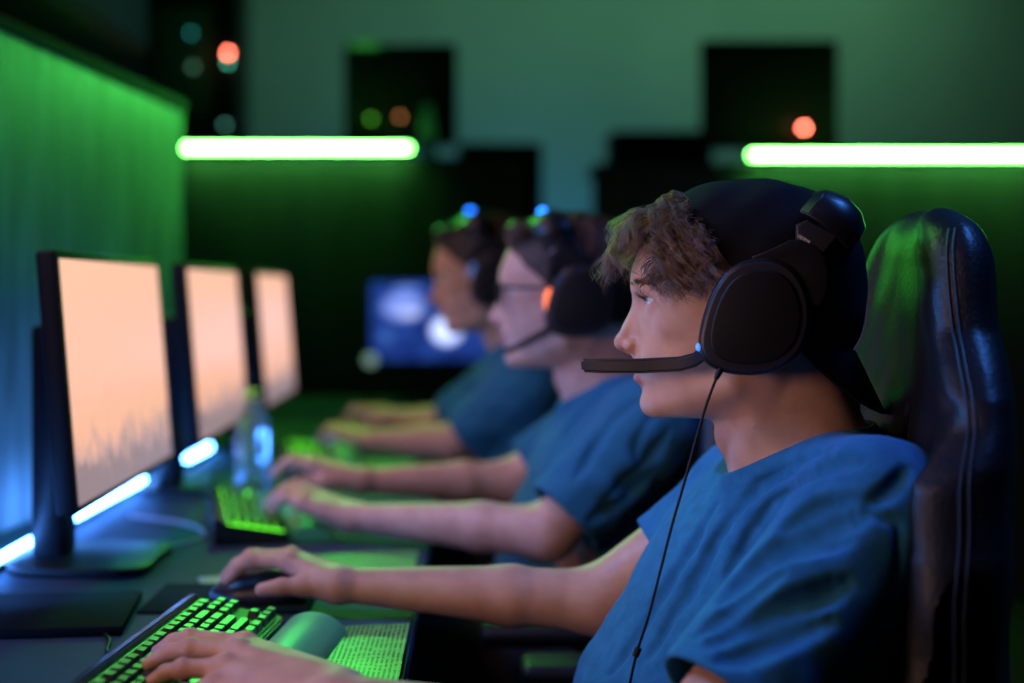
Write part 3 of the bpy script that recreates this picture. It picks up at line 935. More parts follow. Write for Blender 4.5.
    if mic:
        top, bot = mic['top'], mic['bot']; bm = bmesh.new(); n = len(top)
        lay = []
        for s_ in (0,1):
            row = []
            for i in range(n):
                for arr in (top, bot):
                    px, py = arr[i]; t = i/(n-1)
                    v = mic['v0']+(mic['v1']-mic['v0'])*t + (-5 if s_ else 5)
                    q = fr1.at(px, py, mic['v0']+(mic['v1']-mic['v0'])*t); row.append(bm.verts.new(fr.w(q[0], v, q[2])))
            lay.append(row)
        for i in range(n-1):
            a,b,c,d = lay[0][2*i:2*i+4]; a2,b2,c2,d2 = lay[1][2*i:2*i+4]
            bm.faces.new([a,c,d,b]); bm.faces.new([a2,b2,d2,c2]); bm.faces.new([a,a2,c2,c]); bm.faces.new([b,d,d2,b2])
        bm.faces.new([lay[0][0],lay[0][1],lay[1][1],lay[1][0]]); bm.faces.new([lay[0][-2],lay[1][-2],lay[1][-1],lay[0][-1]])
        bmesh.ops.recalc_face_normals(bm, faces=bm.faces)
        bmesh.ops.bevel(bm, geom=[x for x in bm.edges if x.calc_face_angle(0) > math.radians(35)], offset=0.0026, segments=3, affect='EDGES', clamp_overlap=True)
        mb = bm_obj('microphone_boom', bm, BLACKM, root, True, True, 30)
        if mic.get('slot'):
            px, py = mic['slot']; q = fr1.at(px, py, mic['v0'])
            o = box('microphone_grille', (0,0,0), (0.006,0.0012,0.003), BLACKM, mb, 0.0008, rot=None)
            o.matrix_parent_inverse = Matrix(); o.location = Vector(fr.w(q[0], mic['v0']+5.3, q[2]))
    if accent:
        for nm, m, px, py, rx, rz, vv in accent:
            q = fr1.at(px, py, vv); bm = bmesh.new(); bmesh.ops.create_uvsphere(bm, u_segments=20, v_segments=12, radius=1)
            for v in bm.verts:
                p = fr.w(q[0]+v.co.x*rx, vv+v.co.y*4.0, q[2]+v.co.z*rz); v.co = Vector(p)
            bm_obj(nm, bm, m, root, True)
    if bandled:
        u_, v_, w_, rr = bandled; bm = bmesh.new(); bmesh.ops.create_uvsphere(bm, u_segments=16, v_segments=10, radius=rr)
        ee = L+u_; q = R2((cxu+e[0]*ee, cxw+e[1]*ee))
        for v in bm.verts: v.co += Vector(fr.w(q[0], v_, q[1]))
        bm_obj('indicator_light', bm, LBLUE, hb, True)
    if cable: cable(root)
    return root
mic1 = dict(top=[(581,359),(600,358.5),(640,358.5),(680,356.5),(693,353),(702,346)], bot=[(582,372),(600,373),(640,373.3),(680,371.5),(696,367),(712,356)], v0=52, v1=98, slot=(588,364))
def cable1(root):
    P = [W(723,364,1.352),W(716,379,1.348),(W(706,406,1.345)),W(696,440,1.34),W(685,480,1.335),W(672,525,1.33),W(660,572,1.33),W(648,618,1.33),W(637,652,1.335),W(630,683,1.34),W(622,725,1.35)]
    cb = tube('cable', [tuple(p) for p in P], 0.0014, BLACKM, root, 8, 6, world=True)
    tube('strain_relief', [tuple(P[0]), tuple((P[0]+P[1])/2), tuple(P[1])], [0.0035,0.0032,0.0022], BLACKM, root, 10, 4, world=True)
    a, b = P[8]+np.array([0.0015,0,0.004]), P[8]-np.array([0.0015,0,0.004])
    tube('cable_clip', [tuple(a), tuple(b)], 0.0034, BLACKM, root, 10, 0, world=True)
hs1 = headset(fr1, 'black over-ear headset worn over the backwards cap, wide flat microphone boom', rot=0.0, mic=mic1,
    accent=[('blue_light', mat('led_blue_soft',(0.1,0.3,0.7),rough=0.2,emit=(0.06,0.3,1.0),estr=0.9), 699, 347, 3.2, 4.2, 100)], cable=cable1)
mic2 = dict(top=[(636,392),(660,380),(690,364),(712,350),(730,342)], bot=[(640,400),(664,389),(694,374),(718,362),(738,354)], v0=60, v1=98)
hs2 = headset(fr2, 'black headset with orange light on its ear cup, on the person in glasses', rot=math.radians(-60), mic=mic2,
    accent=[('orange_light', LORANGE, 706, 318, 8.5, 20, 96), ('blue_light', mat('led_blue_mid',(0.1,0.3,0.7),rough=0.2,emit=(0.10,0.35,1.0),estr=1.2), 714, 347, 6, 8, 98)], bandled=(20,22,0,0.0075))
hs3 = headset(fr3, 'black headset with blue band light on the head of the farthest seated person', rot=math.radians(-50), mic=None,
    accent=[('blue_light', mat('led_blue_dim',(0.1,0.3,0.7),rough=0.2,emit=(0.15,0.3,0.8),estr=0.35), 712, 300, 9, 20, 98)], bandled=(20,24,0,0.0085))

# eyeglasses
gl = empty('eyeglasses', fr2.w(105,0,8), 'black-rimmed eyeglasses worn by the middle seated person', 'glasses')
GLM = mat('lens_glass', (0.9,0.92,0.95), rough=0.02, trans=1.0, ior=1.15)
for s in (1,-1):
    R_ = [(109-0.0022*(abs(a)-10)**2*0.4, s*(31+24*math.copysign(abs(math.cos(t))**0.7, math.cos(t))), 5+17*math.copysign(abs(math.sin(t))**0.8, math.sin(t))) for t in [2*PI*k/28 for k in range(29)] for a in [31+24*math.cos(t)]]
    rim = tube('rim', [tuple(fr2.w(*p)) for p in R_], 0.0021, BLACKM, gl, 8, 0, world=True)
    bm = bmesh.new(); f_ = [bm.verts.new(fr2.w(p[0]-0.3,p[1],p[2])) for p in R_[:-1]]; b_ = [bm.verts.new(fr2.w(p[0]-1.6,p[1],p[2])) for p in R_[:-1]]
    bm.faces.new(f_); bm.faces.new(b_[::-1])
    for i in range(28): bm.faces.new([f_[i], b_[i], b_[(i+1)%28], f_[(i+1)%28]])
    bm_obj('lens', bm, GLM, gl, True, False)
    tube('temple_arm', [tuple(fr2.w(105, s*54, 13)), tuple(fr2.w(98, s*66, 14)), tuple(fr2.w(60, s*78, 14)), tuple(fr2.w(8, s*80, 13))], 0.0024, BLACKM, gl, 8, 6, world=True)
tube('bridge', [tuple(fr2.w(110,7,12)), tuple(fr2.w(113,0,14)), tuple(fr2.w(110,-7,12))], 0.0018, BLACKM, gl, 8, 6, world=True)

# ------------------------------------------------------------------ the room
def pt(px, py, d): return Vector(W(px, py, d))
WALLG = wallmat('plaster_back', (0.28,0.34,0.31), (0.34,0.40,0.36), (1,1,1), 1.3, 0.85, 0.2)
WALLD = wallmat('plaster_side_dark', (0.06,0.07,0.075), (0.08,0.09,0.095), (1,1,1), 2.0, 0.8, 0.2)
PANEL = wallmat('brushed_panel', (0.07,0.085,0.08), (0.25,0.29,0.27), (1,15,1.6), 2.2, 0.55, 0.5)
PART  = wallmat('partition_cloth', (0.035,0.045,0.05), (0.055,0.065,0.07), (4,4,.6), 3.0, 0.8, 0.2)
FLOORM = mat('floor_carpet', (0.02,0.022,0.026), rough=0.95, bump=(300,3,0.002,(1,1,1)))
CEILM = mat('ceiling_paint', (0.05,0.05,0.055), rough=0.9)
def struct(name, c, s, m, bev=0.0, rot=None):
    bm = bmesh.new(); box_bm(bm, c, s, bev, 1, rot); o = bm_obj(name, bm, m, None, False, True, 30); o['kind'] = 'structure'; return o
XL, XR, YB, YF, ZC = -1.78, 3.2, 7.6, -1.2, 3.0
struct('floor', ((XL+XR)/2,(YB+YF)/2,-0.05), (XR-XL+.2, YB-YF+.2, 0.1), FLOORM)
struct('ceiling', ((XL+XR)/2,(YB+YF)/2,ZC+0.05), (XR-XL+.2, YB-YF+.2, 0.1), CEILM)
struct('wall_back', ((XL+XR)/2,YB+0.05,ZC/2), (XR-XL+.2, 0.1, ZC), WALLG)
struct('wall_left', (XL-0.05,(YB+YF)/2,ZC/2), (0.1, YB-YF, ZC), WALLD)
struct('wall_right', (XR+0.05,(YB+YF)/2,ZC/2), (0.1, YB-YF, ZC), WALLD)
struct('wall_front', ((XL+XR)/2,YF-0.05,ZC/2), (XR-XL+.2, 0.1, ZC), WALLD)

# partition that runs behind the monitors, a little out of line with the desk
a0 = Vector((-0.905,0.10,0)); a1 = Vector((-0.672,3.215,0)); dr = (a1-a0).normalized(); nr = Vector((dr.y,-dr.x,0))
bm = bmesh.new(); ht = 1.532
cs = [a0, a1, a1-nr*0.06, a0-nr*0.06]
lo_v = [bm.verts.new((c.x,c.y,0)) for c in cs]; hi_v = [bm.verts.new((c.x,c.y,ht)) for c in cs]
bm.faces.new(lo_v[::-1]); bm.faces.new(hi_v)
for i in range(4): bm.faces.new([lo_v[i], lo_v[(i+1)%4], hi_v[(i+1)%4], hi_v[i]])
pn = bm_obj('partition_panel', bm, PANEL, None, False, False)
tag(pn, 'tall streaky partition panel behind the monitor row, washed in green light', 'partition')
cp = bmesh.new(); mid = (a0+a1)/2 - nr*0.03
box_bm(cp, (mid.x, mid.y, ht+0.012), ((a1-a0).length+0.02, 0.075, 0.024), 0.004, 1, Matrix.Rotation(math.atan2(dr.y,dr.x),3,'Z'))
bm_obj('top_cap', cp, CAPM, pn, False, True, 30)

# ------------------------------------------------------------------ main desk
DX0, DX1, DZ = -0.90, -0.075, 0.75
dk = empty('gaming_desk', (-0.45, 2.1, 0), 'long dark desk shared by the three seated people', 'desk')
bm = bmesh.new(); x0n = -0.66
vsb = [(-0.862,0.72),(-0.075,0.72),(-0.075,4.25),(-0.70,4.25),(-0.66,3.26),(-0.6690,3.24)]
lo_v = [bm.verts.new((x,y,DZ-0.028)) for x,y in vsb]; hi_v = [bm.verts.new((x,y,DZ)) for x,y in vsb]
bm.faces.new(lo_v[::-1]); bm.faces.new(hi_v); n_=len(vsb)
for i in range(n_): bm.faces.new([lo_v[i], lo_v[(i+1)%n_], hi_v[(i+1)%n_], hi_v[i]])
bmesh.ops.bevel(bm, geom=list(bm.edges), offset=0.003, segments=2, affect='EDGES')
bm_obj('desktop', bm, DESKM, dk, True, True, 30)
for y in (0.80, 1.85, 2.62, 4.15):
    box('side_panel', (-0.40, y, 0.36), (0.48, 0.03, 0.72), BLACKM, dk, 0.003, world=True)
box('modesty_panel', (-0.60, 2.45, 0.50), (0.02, 3.3, 0.42), BLACKM, dk, 0.003, world=True)

# ------------------------------------------------------------------ monitors
def screen_mat():
    m = bpy.data.materials.new('screen_picture'); m.use_nodes = True; nt = m.node_tree; b = nt.nodes['Principled BSDF']
    b.inputs['Base Color'].default_value = (0.01,0.01,0.01,1); b.inputs['Roughness'].default_value = 0.25
    tc = nt.nodes.new('ShaderNodeTexCoord'); sp_ = nt.nodes.new('ShaderNodeSeparateXYZ'); nt.links.new(tc.outputs['Generated'], sp_.inputs[0])
    n1 = nt.nodes.new('ShaderNodeTexNoise'); n1.inputs['Scale'].default_value = 9; n1.inputs['Detail'].default_value = 7
    mp = nt.nodes.new('ShaderNodeMapping'); mp.inputs['Scale'].default_value = (1,2.4,0.7); nt.links.new(tc.outputs['Generated'], mp.inputs[0]); nt.links.new(mp.outputs[0], n1.inputs['Vector'])
    # a hazy skyline : dark where noise beats height
    ma = nt.nodes.new('ShaderNodeMath'); ma.operation = 'MULTIPLY_ADD'; ma.inputs[1].default_value = 2.0; ma.inputs[2].default_value = 0.28
    nt.links.new(sp_.outputs['Z'], ma.inputs[0])
    mb_ = nt.nodes.new('ShaderNodeMath'); mb_.operation = 'SUBTRACT'; nt.links.new(ma.outputs[0], mb_.inputs[0]); nt.links.new(n1.outputs['Fac'], mb_.inputs[1])
    r = nt.nodes.new('ShaderNodeValToRGB'); e = r.color_ramp.elements
    e[0].position = 0.0; e[0].color = (0.30,0.22,0.24,1); e[1].position = 0.34; e[1].color = (0.93,0.48,0.32,1)
    x = e.new(-0.0+0.12); x.color = (0.58,0.36,0.32,1); y = e.new(0.8); y.color = (0.97,0.54,0.38,1)
    nt.links.new(mb_.outputs[0], r.inputs[0])
    nt.links.new(r.outputs[0], b.inputs['Emission Color']); b.inputs['Emission Strength'].default_value = 1.05
    return m
def blue_screen_mat():
    m = bpy.data.materials.new('blue_screen_picture'); m.use_nodes = True; nt = m.node_tree; b = nt.nodes['Principled BSDF']
    b.inputs['Base Color'].default_value = (0.01,0.01,0.01,1)
    tc = nt.nodes.new('ShaderNodeTexCoord')
    n = nt.nodes.new('ShaderNodeTexNoise'); n.inputs['Scale'].default_value = 4; n.inputs['Detail'].default_value = 3; nt.links.new(tc.outputs['Generated'], n.inputs['Vector'])
    r = nt.nodes.new('ShaderNodeValToRGB'); e = r.color_ramp.elements
    e[0].position = 0.35; e[0].color = (0.004,0.02,0.14,1); e[1].position = 0.75; e[1].color = (0.02,0.07,0.36,1)
    nt.links.new(n.outputs['Fac'], r.inputs[0])
    col = r.outputs[0]
    for (cx, cz, rx, rz, c_) in ((0.26,0.68,0.17,0.17,(0.22,0.32,0.85)),(0.30,0.60,0.08,0.05,(0.5,0.55,0.9)),(0.60,0.38,0.12,0.17,(0.85,1.0,1.7)),(0.28,0.90,0.12,0.05,(0.12,0.22,0.7)),(0.12,0.3,0.05,0.08,(0.04,0.12,0.4))):
        mp = nt.nodes.new('ShaderNodeMapping'); mp.inputs['Location'].default_value = (0, -cx/rx, -cz/rz); mp.inputs['Scale'].default_value = (0, 1/rx, 1/rz)
        nt.links.new(tc.outputs['Generated'], mp.inputs[0])
        g = nt.nodes.new('ShaderNodeVectorMath'); g.operation = 'LENGTH'; nt.links.new(mp.outputs[0], g.inputs[0])
        k = nt.nodes.new('ShaderNodeMapRange'); k.inputs[1].default_value = 1.15; k.inputs[2].default_value = 0.75; k.inputs[3].default_value = 0; k.inputs[4].default_value = 1
        nt.links.new(g.outputs['Value'], k.inputs[0])
        mx = nt.nodes.new('ShaderNodeMix'); mx.data_type = 'RGBA'; nt.links.new(k.outputs[0], mx.inputs[0]); nt.links.new(col, mx.inputs[6]); mx.inputs[7].default_value = (*c_, 1)
        col = mx.outputs[2]
    nt.links.new(col, b.inputs['Emission Color']); b.inputs['Emission Strength'].default_value = 1.2
    return m
SCR = screen_mat(); SCRB = blue_screen_mat()
def monitor(loc, rz, label, tilt=4.6, scr=SCR, w=0.54, h=0.298, group=None, name='monitor', low=0.118, led=True):
    """local frame: screen faces +X, width along Y, origin on the desk under the screen's middle"""
    root = empty(name, loc, label, 'monitor', group, rz)
    T = Matrix.Rotation(math.radians(-tilt), 3, 'Y'); cz = low+h/2
    def P3(x,y,z): return T @ Vector((x,y,z-cz)) + Vector((0,0,cz))
    box('screen_housing', tuple(P3(-0.016,0,cz)), (0.026, w+0.018, h+0.022), BLACKM, root, 0.005, rot=T)
    bm = bmesh.new(); box_bm(bm, (0,0,0), (0.0015, w, h), 0)
    sc_ = bm_obj('screen', bm, scr, root, False, False); sc_.location = P3(-0.0018,0,cz); sc_.rotation_euler = (0, math.radians(-tilt), 0)
    box('rear_bulge', tuple(P3(-0.045,0,cz-0.01)), (0.04, w*0.45, h*0.5), BLACKM, root, 0.012, rot=T)
    box('stand_neck', (-0.098, 0, 0.168), (0.046, 0.072, 0.326), BLACKG, root, 0.010)
    if led: box('power_light', (-0.0775, -0.020, 0.285), (0.003, 0.008, 0.008), mat('led_amber_small',(0.3,0.1,0.03),emit=(1,0.25,0.05),estr=0.6) if 'led_amber_small' not in MATS else MATS['led_amber_small'], root, 0.001)
    pts = round_outline([(-0.15,-0.10),(-0.05,-0.12),(0.045,-0.12),(0.055,-0.08),(0.05,0.0),(0.055,0.06),(0.045,0.095),(-0.05,0.10),(-0.15,0.09)], 2)
    prism('base', pts, 0.013, BLACKM, root, 0.003, ((0,0,0.0),(1,0,0),(0,1,0),(0,0,1)))
    return root
MX = -0.494
monitor((MX,1.976,DZ), math.radians(0.7), 'nearest of the lit monitors, its black stand showing at the left edge', group='monitors on the shared desk')
monitor((MX,2.715,DZ), math.radians(1.0), 'second lit peach-coloured monitor, between the nearest one and the water bottle', group='monitors on the shared desk')
monitor((MX,3.48,DZ), math.radians(1.0), 'third lit monitor, farthest along the shared desk behind the water bottle', group='monitors on the shared desk')

# cold white light strip along the foot of the partition
bm = bmesh.new()
P_ = [Vector((-0.652,1.02,0.762)), Vector((-0.643,1.90,0.762)), Vector((-0.648,2.52,0.762)), Vector((-0.650,2.60,0.762))]
tube_bm(bm, [(-0.652,1.02,0.766),(-0.645,2.72,0.766)], 0.0058, 10)
ls = bm_obj('light_strip', bm, LEDW, None, False, True); tag(ls, 'cold blue-white light strip lying behind the monitors along the partition', 'light strip')
bm = bmesh.new(); box_bm(bm, (-0.6488,1.87,0.7553), (0.016,1.72,0.010), 0.002); bm_obj('holder', bm, BLACKM, ls, False, True, 30)
bm = bmesh.new(); tube_bm(bm, [(-0.630,3.06,0.766),(-0.628,3.30,0.766)], 0.0058, 10)
ls2 = bm_obj('light_strip', bm, LEDW, None, False, True); tag(ls2, 'short glowing blue-white light bar left of the water bottle', 'light strip')
bm = bmesh.new(); box_bm(bm, (-0.629,3.18,0.7553), (0.016,0.26,0.010), 0.002); bm_obj('holder', bm, BLACKM, ls2, False, True, 30)

# ------------------------------------------------------------------ keyboards
def keyboard(loc, rz, label, glow=GLOWK, keylist=None, rest=True, L=0.375, src=None):
    """local: long side along Y, front (space bar) towards +X, origin at desk under centre"""
    root = empty('keyboard', loc, label, 'keyboard', 'keyboards on the shared desk', rz)
    D = 0.095; hz0, hz1 = 0.020, 0.036
    def zt(x): return hz0+(hz1-hz0)*(0.5-x/D)
    bm = bmesh.new()
    q = [(-D/2-0.015,0.0),(D/2,0.0),(D/2,zt(D/2)-0.003),(-D/2,zt(-D/2)-0.003),(-D/2-0.004,zt(-D/2)+0.005),(-D/2-0.015,zt(-D/2)+0.003)]
    a = [bm.verts.new((x,-L/2,z)) for x,z in q]; b = [bm.verts.new((x,L/2,z)) for x,z in q]
    bm.faces.new(a); bm.faces.new(b[::-1])
    for i in range(6): bm.faces.new([a[i],b[i],b[(i+1)%6],a[(i+1)%6]])
    bmesh.ops.recalc_face_normals(bm, faces=bm.faces)
    bmesh.ops.bevel(bm, geom=list(bm.edges), offset=0.002, segments=2, affect='EDGES')
    bm_obj('body', bm, KBODY, root, False, True, 30)
    bm = bmesh.new(); T = Matrix.Rotation(math.atan2(hz1-hz0, D), 3, 'Y')
    box_bm(bm, (0.0,0,zt(0)-0.0026), (D-0.012, L-0.012, 0.0012), 0, 1, T); bm_obj('backlight_plate', bm, glow, root, False, False)
    rows = [[1]+[-0.35]+[1]*4+[-0.3]+[1]*4+[-0.3]+[1]*4+[-0.3]+[1]*3,
            [1]*13+[2]+[-0.3]+[1]*3, [1.5]+[1]*12+[1.5]+[-0.3]+[1]*3, [1.75]+[1]*11+[2.25], [2.25]+[1]*10+[2.75]+[-1.3]+[1],
            [1.25,1.25,1.25,6.25,1.25,1.25,1.25,1.25]+[-0.3]+[1]*3]
    pv = (L-0.016)/18.3; ph = (D-0.012)/6
    meshes = {}
    for ri, row in enumerate(rows):
        y = -L/2+0.008; x = -D/2+0.006+ph*(ri+0.5)
        for w_ in row:
            if w_ < 0: y += -w_*pv; continue
            if w_ not in meshes:
                bm = bmesh.new(); ww, dd, hh = w_*pv-0.0022, ph-0.0022, 0.0085
                vb = [bm.verts.new((sx*dd/2, sy*ww/2, -0.001)) for sx,sy in ((-1,-1),(1,-1),(1,1),(-1,1))]
                vt = [bm.verts.new((sx*(dd/2-0.0016)-0.0004, sy*(ww/2-0.0018), hh)) for sx,sy in ((-1,-1),(1,-1),(1,1),(-1,1))]
                bm.faces.new(vb[::-1]); bm.faces.new(vt)
                for i in range(4): bm.faces.new([vb[i],vb[(i+1)%4],vt[(i+1)%4],vt[i]])
                bmesh.ops.bevel(bm, geom=list(bm.edges), offset=0.0006, segments=1, affect='EDGES')
                me = bpy.data.meshes.new('key'); bm.to_mesh(me); bm.free(); me.materials.append(KEYM); meshes[w_] = me
            k = bpy.data.objects.new('key', meshes[w_]); C.objects.link(k); k.parent = root
            k.location = (x, y+w_*pv/2, zt(x)-0.001); k.rotation_euler = (0, math.atan2(hz1-hz0, D), 0)
            y += w_*pv
    if rest:
        bm = bmesh.new(); prof = [(D/2+0.004,0.0),(D/2+0.004,0.014),(D/2+0.014,0.022),(D/2+0.030,0.0255),(D/2+0.048,0.023),(D/2+0.062,0.015),(D/2+0.070,0.006),(D/2+0.070,0.0)]
        pr_ = round_outline(prof, 2)
        n = len(pr_); rings = []
        for y_, k_ in ((-L/2+0.006,0.94),(-L/2+0.010,1),(L/2-0.010,1),(L/2-0.006,0.94)):
            rings.append([bm.verts.new((x*1.0 if k_==1 else (x-(D/2+0.037))*k_+D/2+0.037, y_, z*k_)) for x,z in pr_])
        for i in range(3):
            for k in range(n): bm.faces.new([rings[i][k],rings[i][(k+1)%n],rings[i+1][(k+1)%n],rings[i+1][k]])
        bm.faces.new(rings[0]); bm.faces.new(rings[-1][::-1])
        bm_obj('wrist_rest', bm, RESTM, root, False, True, 40)
    return root
kb1 = keyboard((-0.2785,1.388,DZ), math.radians(-5.0), 'keyboard with green-lit keys and padded wrist rest under the nearest hand')
kb2 = keyboard((-0.372,2.30,DZ), math.radians(12), 'bright green backlit keyboard beside the water bottle, under the hands of the person in glasses', glow=GLOWK2, L=0.40)
kb3 = keyboard((-0.375,3.12,DZ), math.radians(8), 'farthest green backlit keyboard, under the hands of the third person', glow=GLOWK2, L=0.40)
tube('keyboard_cable', [(-0.327,1.45,DZ+0.012),(-0.352,1.452,DZ+0.006),(-0.385,1.47,DZ+0.003),(-0.40,1.53,DZ+0.003),(-0.45,1.60,DZ+0.003),(-0.57,1.66,DZ+0.003)], 0.0022, BLACKM, kb1, 8, 8, world=True).name = 'cable'

# ------------------------------------------------------------------ mice
def mouse(c, rz, label, m, sc=1.0):
    root = empty('computer_mouse', c, label, 'mouse', None, rz)
    def f(P):
        q = P/sc
        d = ellip(q, (-0.004,0,0.006), (0.062,0.032,0.031)); d = smin(d, ellip(q, (0.018,0,0.008), (0.040,0.032,0.031)), 0.01)
        d = smax(d, 0.0005-q[:,2], 0.002)
        g = np.maximum(np.abs(q[:,1])-0.0007, q[:,0]+0.008); g = np.maximum(g, 0.012-q[:,2]); d = np.maximum(d, -np.maximum(g, -d-0.0012))
        return d*sc
    b = sdf_obj('shell', f, np.array([-0.075,-0.045,-0.005])*sc, np.array([0.075,0.045,0.05])*sc, 0.0016*sc, m, root, False)
    bm = bmesh.new(); bmesh.ops.create_cone(bm, cap_ends=True, segments=20, radius1=0.010*sc, radius2=0.010*sc, depth=0.006*sc)
    for v in bm.verts: v.co = Matrix.Rotation(PI/2,3,'X') @ v.co + Vector((-0.036*sc,0,0.026*sc))
    bm_obj('scroll_wheel', bm, GREYM, root, False, True, 30)
    return root
MOUSED = mat('mouse_black', (0.015,0.016,0.02), rough=0.3); MOUSEW = mat('mouse_white', (0.6,0.66,0.7), rough=0.3)
mouse((-0.265,1.715,DZ+0.003), 0.05, 'black mouse under the far hand of the person in the backwards cap', MOUSED, 0.92)
mouse((-0.285,3.44,DZ+0.004), 0.1, 'white mouse under the far hand of the third person', MOUSEW, 1.35)

# ------------------------------------------------------------------ ribbed pads, sheets
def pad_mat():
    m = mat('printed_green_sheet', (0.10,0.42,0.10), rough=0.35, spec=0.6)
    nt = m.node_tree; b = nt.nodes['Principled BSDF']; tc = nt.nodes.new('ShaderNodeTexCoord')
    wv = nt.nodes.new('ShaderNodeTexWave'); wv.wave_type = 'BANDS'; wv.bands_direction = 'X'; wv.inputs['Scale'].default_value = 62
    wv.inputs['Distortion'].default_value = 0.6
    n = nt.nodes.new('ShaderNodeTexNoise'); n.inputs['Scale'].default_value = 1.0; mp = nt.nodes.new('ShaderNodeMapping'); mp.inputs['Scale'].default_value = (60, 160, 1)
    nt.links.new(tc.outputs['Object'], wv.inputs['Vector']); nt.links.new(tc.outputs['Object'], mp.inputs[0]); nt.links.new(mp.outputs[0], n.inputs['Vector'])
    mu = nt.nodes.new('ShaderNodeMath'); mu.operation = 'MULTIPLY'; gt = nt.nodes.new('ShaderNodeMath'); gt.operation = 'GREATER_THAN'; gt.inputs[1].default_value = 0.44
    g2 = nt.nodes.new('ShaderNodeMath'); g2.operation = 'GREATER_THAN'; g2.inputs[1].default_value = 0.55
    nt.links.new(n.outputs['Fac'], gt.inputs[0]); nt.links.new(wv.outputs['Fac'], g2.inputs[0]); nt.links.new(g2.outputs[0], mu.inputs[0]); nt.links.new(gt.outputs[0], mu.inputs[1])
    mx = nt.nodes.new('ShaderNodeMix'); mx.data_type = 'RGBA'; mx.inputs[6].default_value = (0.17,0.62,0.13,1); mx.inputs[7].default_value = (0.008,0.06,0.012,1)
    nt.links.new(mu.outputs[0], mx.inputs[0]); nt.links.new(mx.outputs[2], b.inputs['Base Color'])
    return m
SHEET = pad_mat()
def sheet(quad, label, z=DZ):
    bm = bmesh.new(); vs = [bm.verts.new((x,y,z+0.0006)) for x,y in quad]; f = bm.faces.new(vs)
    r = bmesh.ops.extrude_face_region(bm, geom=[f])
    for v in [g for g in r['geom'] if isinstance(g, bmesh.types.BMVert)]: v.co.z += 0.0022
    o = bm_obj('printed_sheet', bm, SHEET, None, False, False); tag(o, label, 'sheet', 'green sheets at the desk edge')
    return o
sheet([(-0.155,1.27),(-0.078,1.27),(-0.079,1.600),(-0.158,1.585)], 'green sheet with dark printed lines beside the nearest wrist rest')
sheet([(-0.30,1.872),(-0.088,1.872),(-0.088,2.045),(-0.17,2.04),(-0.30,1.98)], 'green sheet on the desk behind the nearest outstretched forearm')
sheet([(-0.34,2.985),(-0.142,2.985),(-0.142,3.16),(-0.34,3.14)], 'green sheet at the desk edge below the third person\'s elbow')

MATM = mat('mouse_mat_cloth', (0.012,0.03,0.028), rough=0.9, spec=0.05)
o = box('mouse_mat', (-0.30,1.735,DZ+0.0018), (0.20,0.16,0.003), MATM, None, 0.001); tag(o, 'dark mouse mat under the nearest black mouse', 'mouse mat')
o = box('notebook', (-0.50,1.63,DZ+0.006), (0.20,0.19,0.011), mat('notebook_cover',(0.006,0.008,0.010),rough=0.8,spec=0.08), None, 0.003, rot=Matrix.Rotation(0.12,3,'Z')); tag(o, 'flat dark slab on the desk near the lower left corner', 'notebook')
o = tube('usb_cable', [(-0.60,1.90,DZ+0.0035),(-0.50,2.00,DZ+0.0035),(-0.445,2.09,DZ+0.0035),(-0.42,2.17,DZ+0.0035),(-0.47,2.28,DZ+0.0035),(-0.58,2.36,DZ+0.0035)], 0.0022, mat('cable_pale',(0.45,0.36,0.42),rough=0.4), None, 8, 8); tag(o, 'thin pale cable curling on the desk by the first monitor', 'cable')
o = box('note_card', (-0.325,1.845,DZ+0.0012), (0.075,0.055,0.002), mat('card_grey',(0.25,0.45,0.36),rough=0.4), None, 0.0005, rot=Matrix.Rotation(0.3,3,'Z')); tag(o, 'small pale card just beyond the nearest black mouse', 'card')

# water bottle
bt = empty('water_bottle', (-0.408,2.555,DZ), 'clear plastic water bottle with yellow-green cap standing between the monitors and keyboard', 'bottle')
PET = mat('bottle_plastic', (0.80,0.92,1.0), rough=0.14, trans=0.85, ior=1.33, spec=0.9)
prof = [(0.026,0.0),(0.031,0.004),(0.0325,0.014),(0.0305,0.024),(0.0325,0.034),(0.0305,0.046),(0.0325,0.058),(0.0305,0.070),(0.0325,0.082),(0.0325,0.120),(0.031,0.132),(0.026,0.150),(0.018,0.168),(0.0128,0.178),(0.0128,0.186)]
lathe('bottle_shell', prof, PET, bt)
lathe('cap', [(0.0145,0.184),(0.0152,0.186),(0.0152,0.198),(0.0140,0.200)], mat('cap_yellowgreen',(0.35,0.75,0.15),rough=0.4), bt, 24)

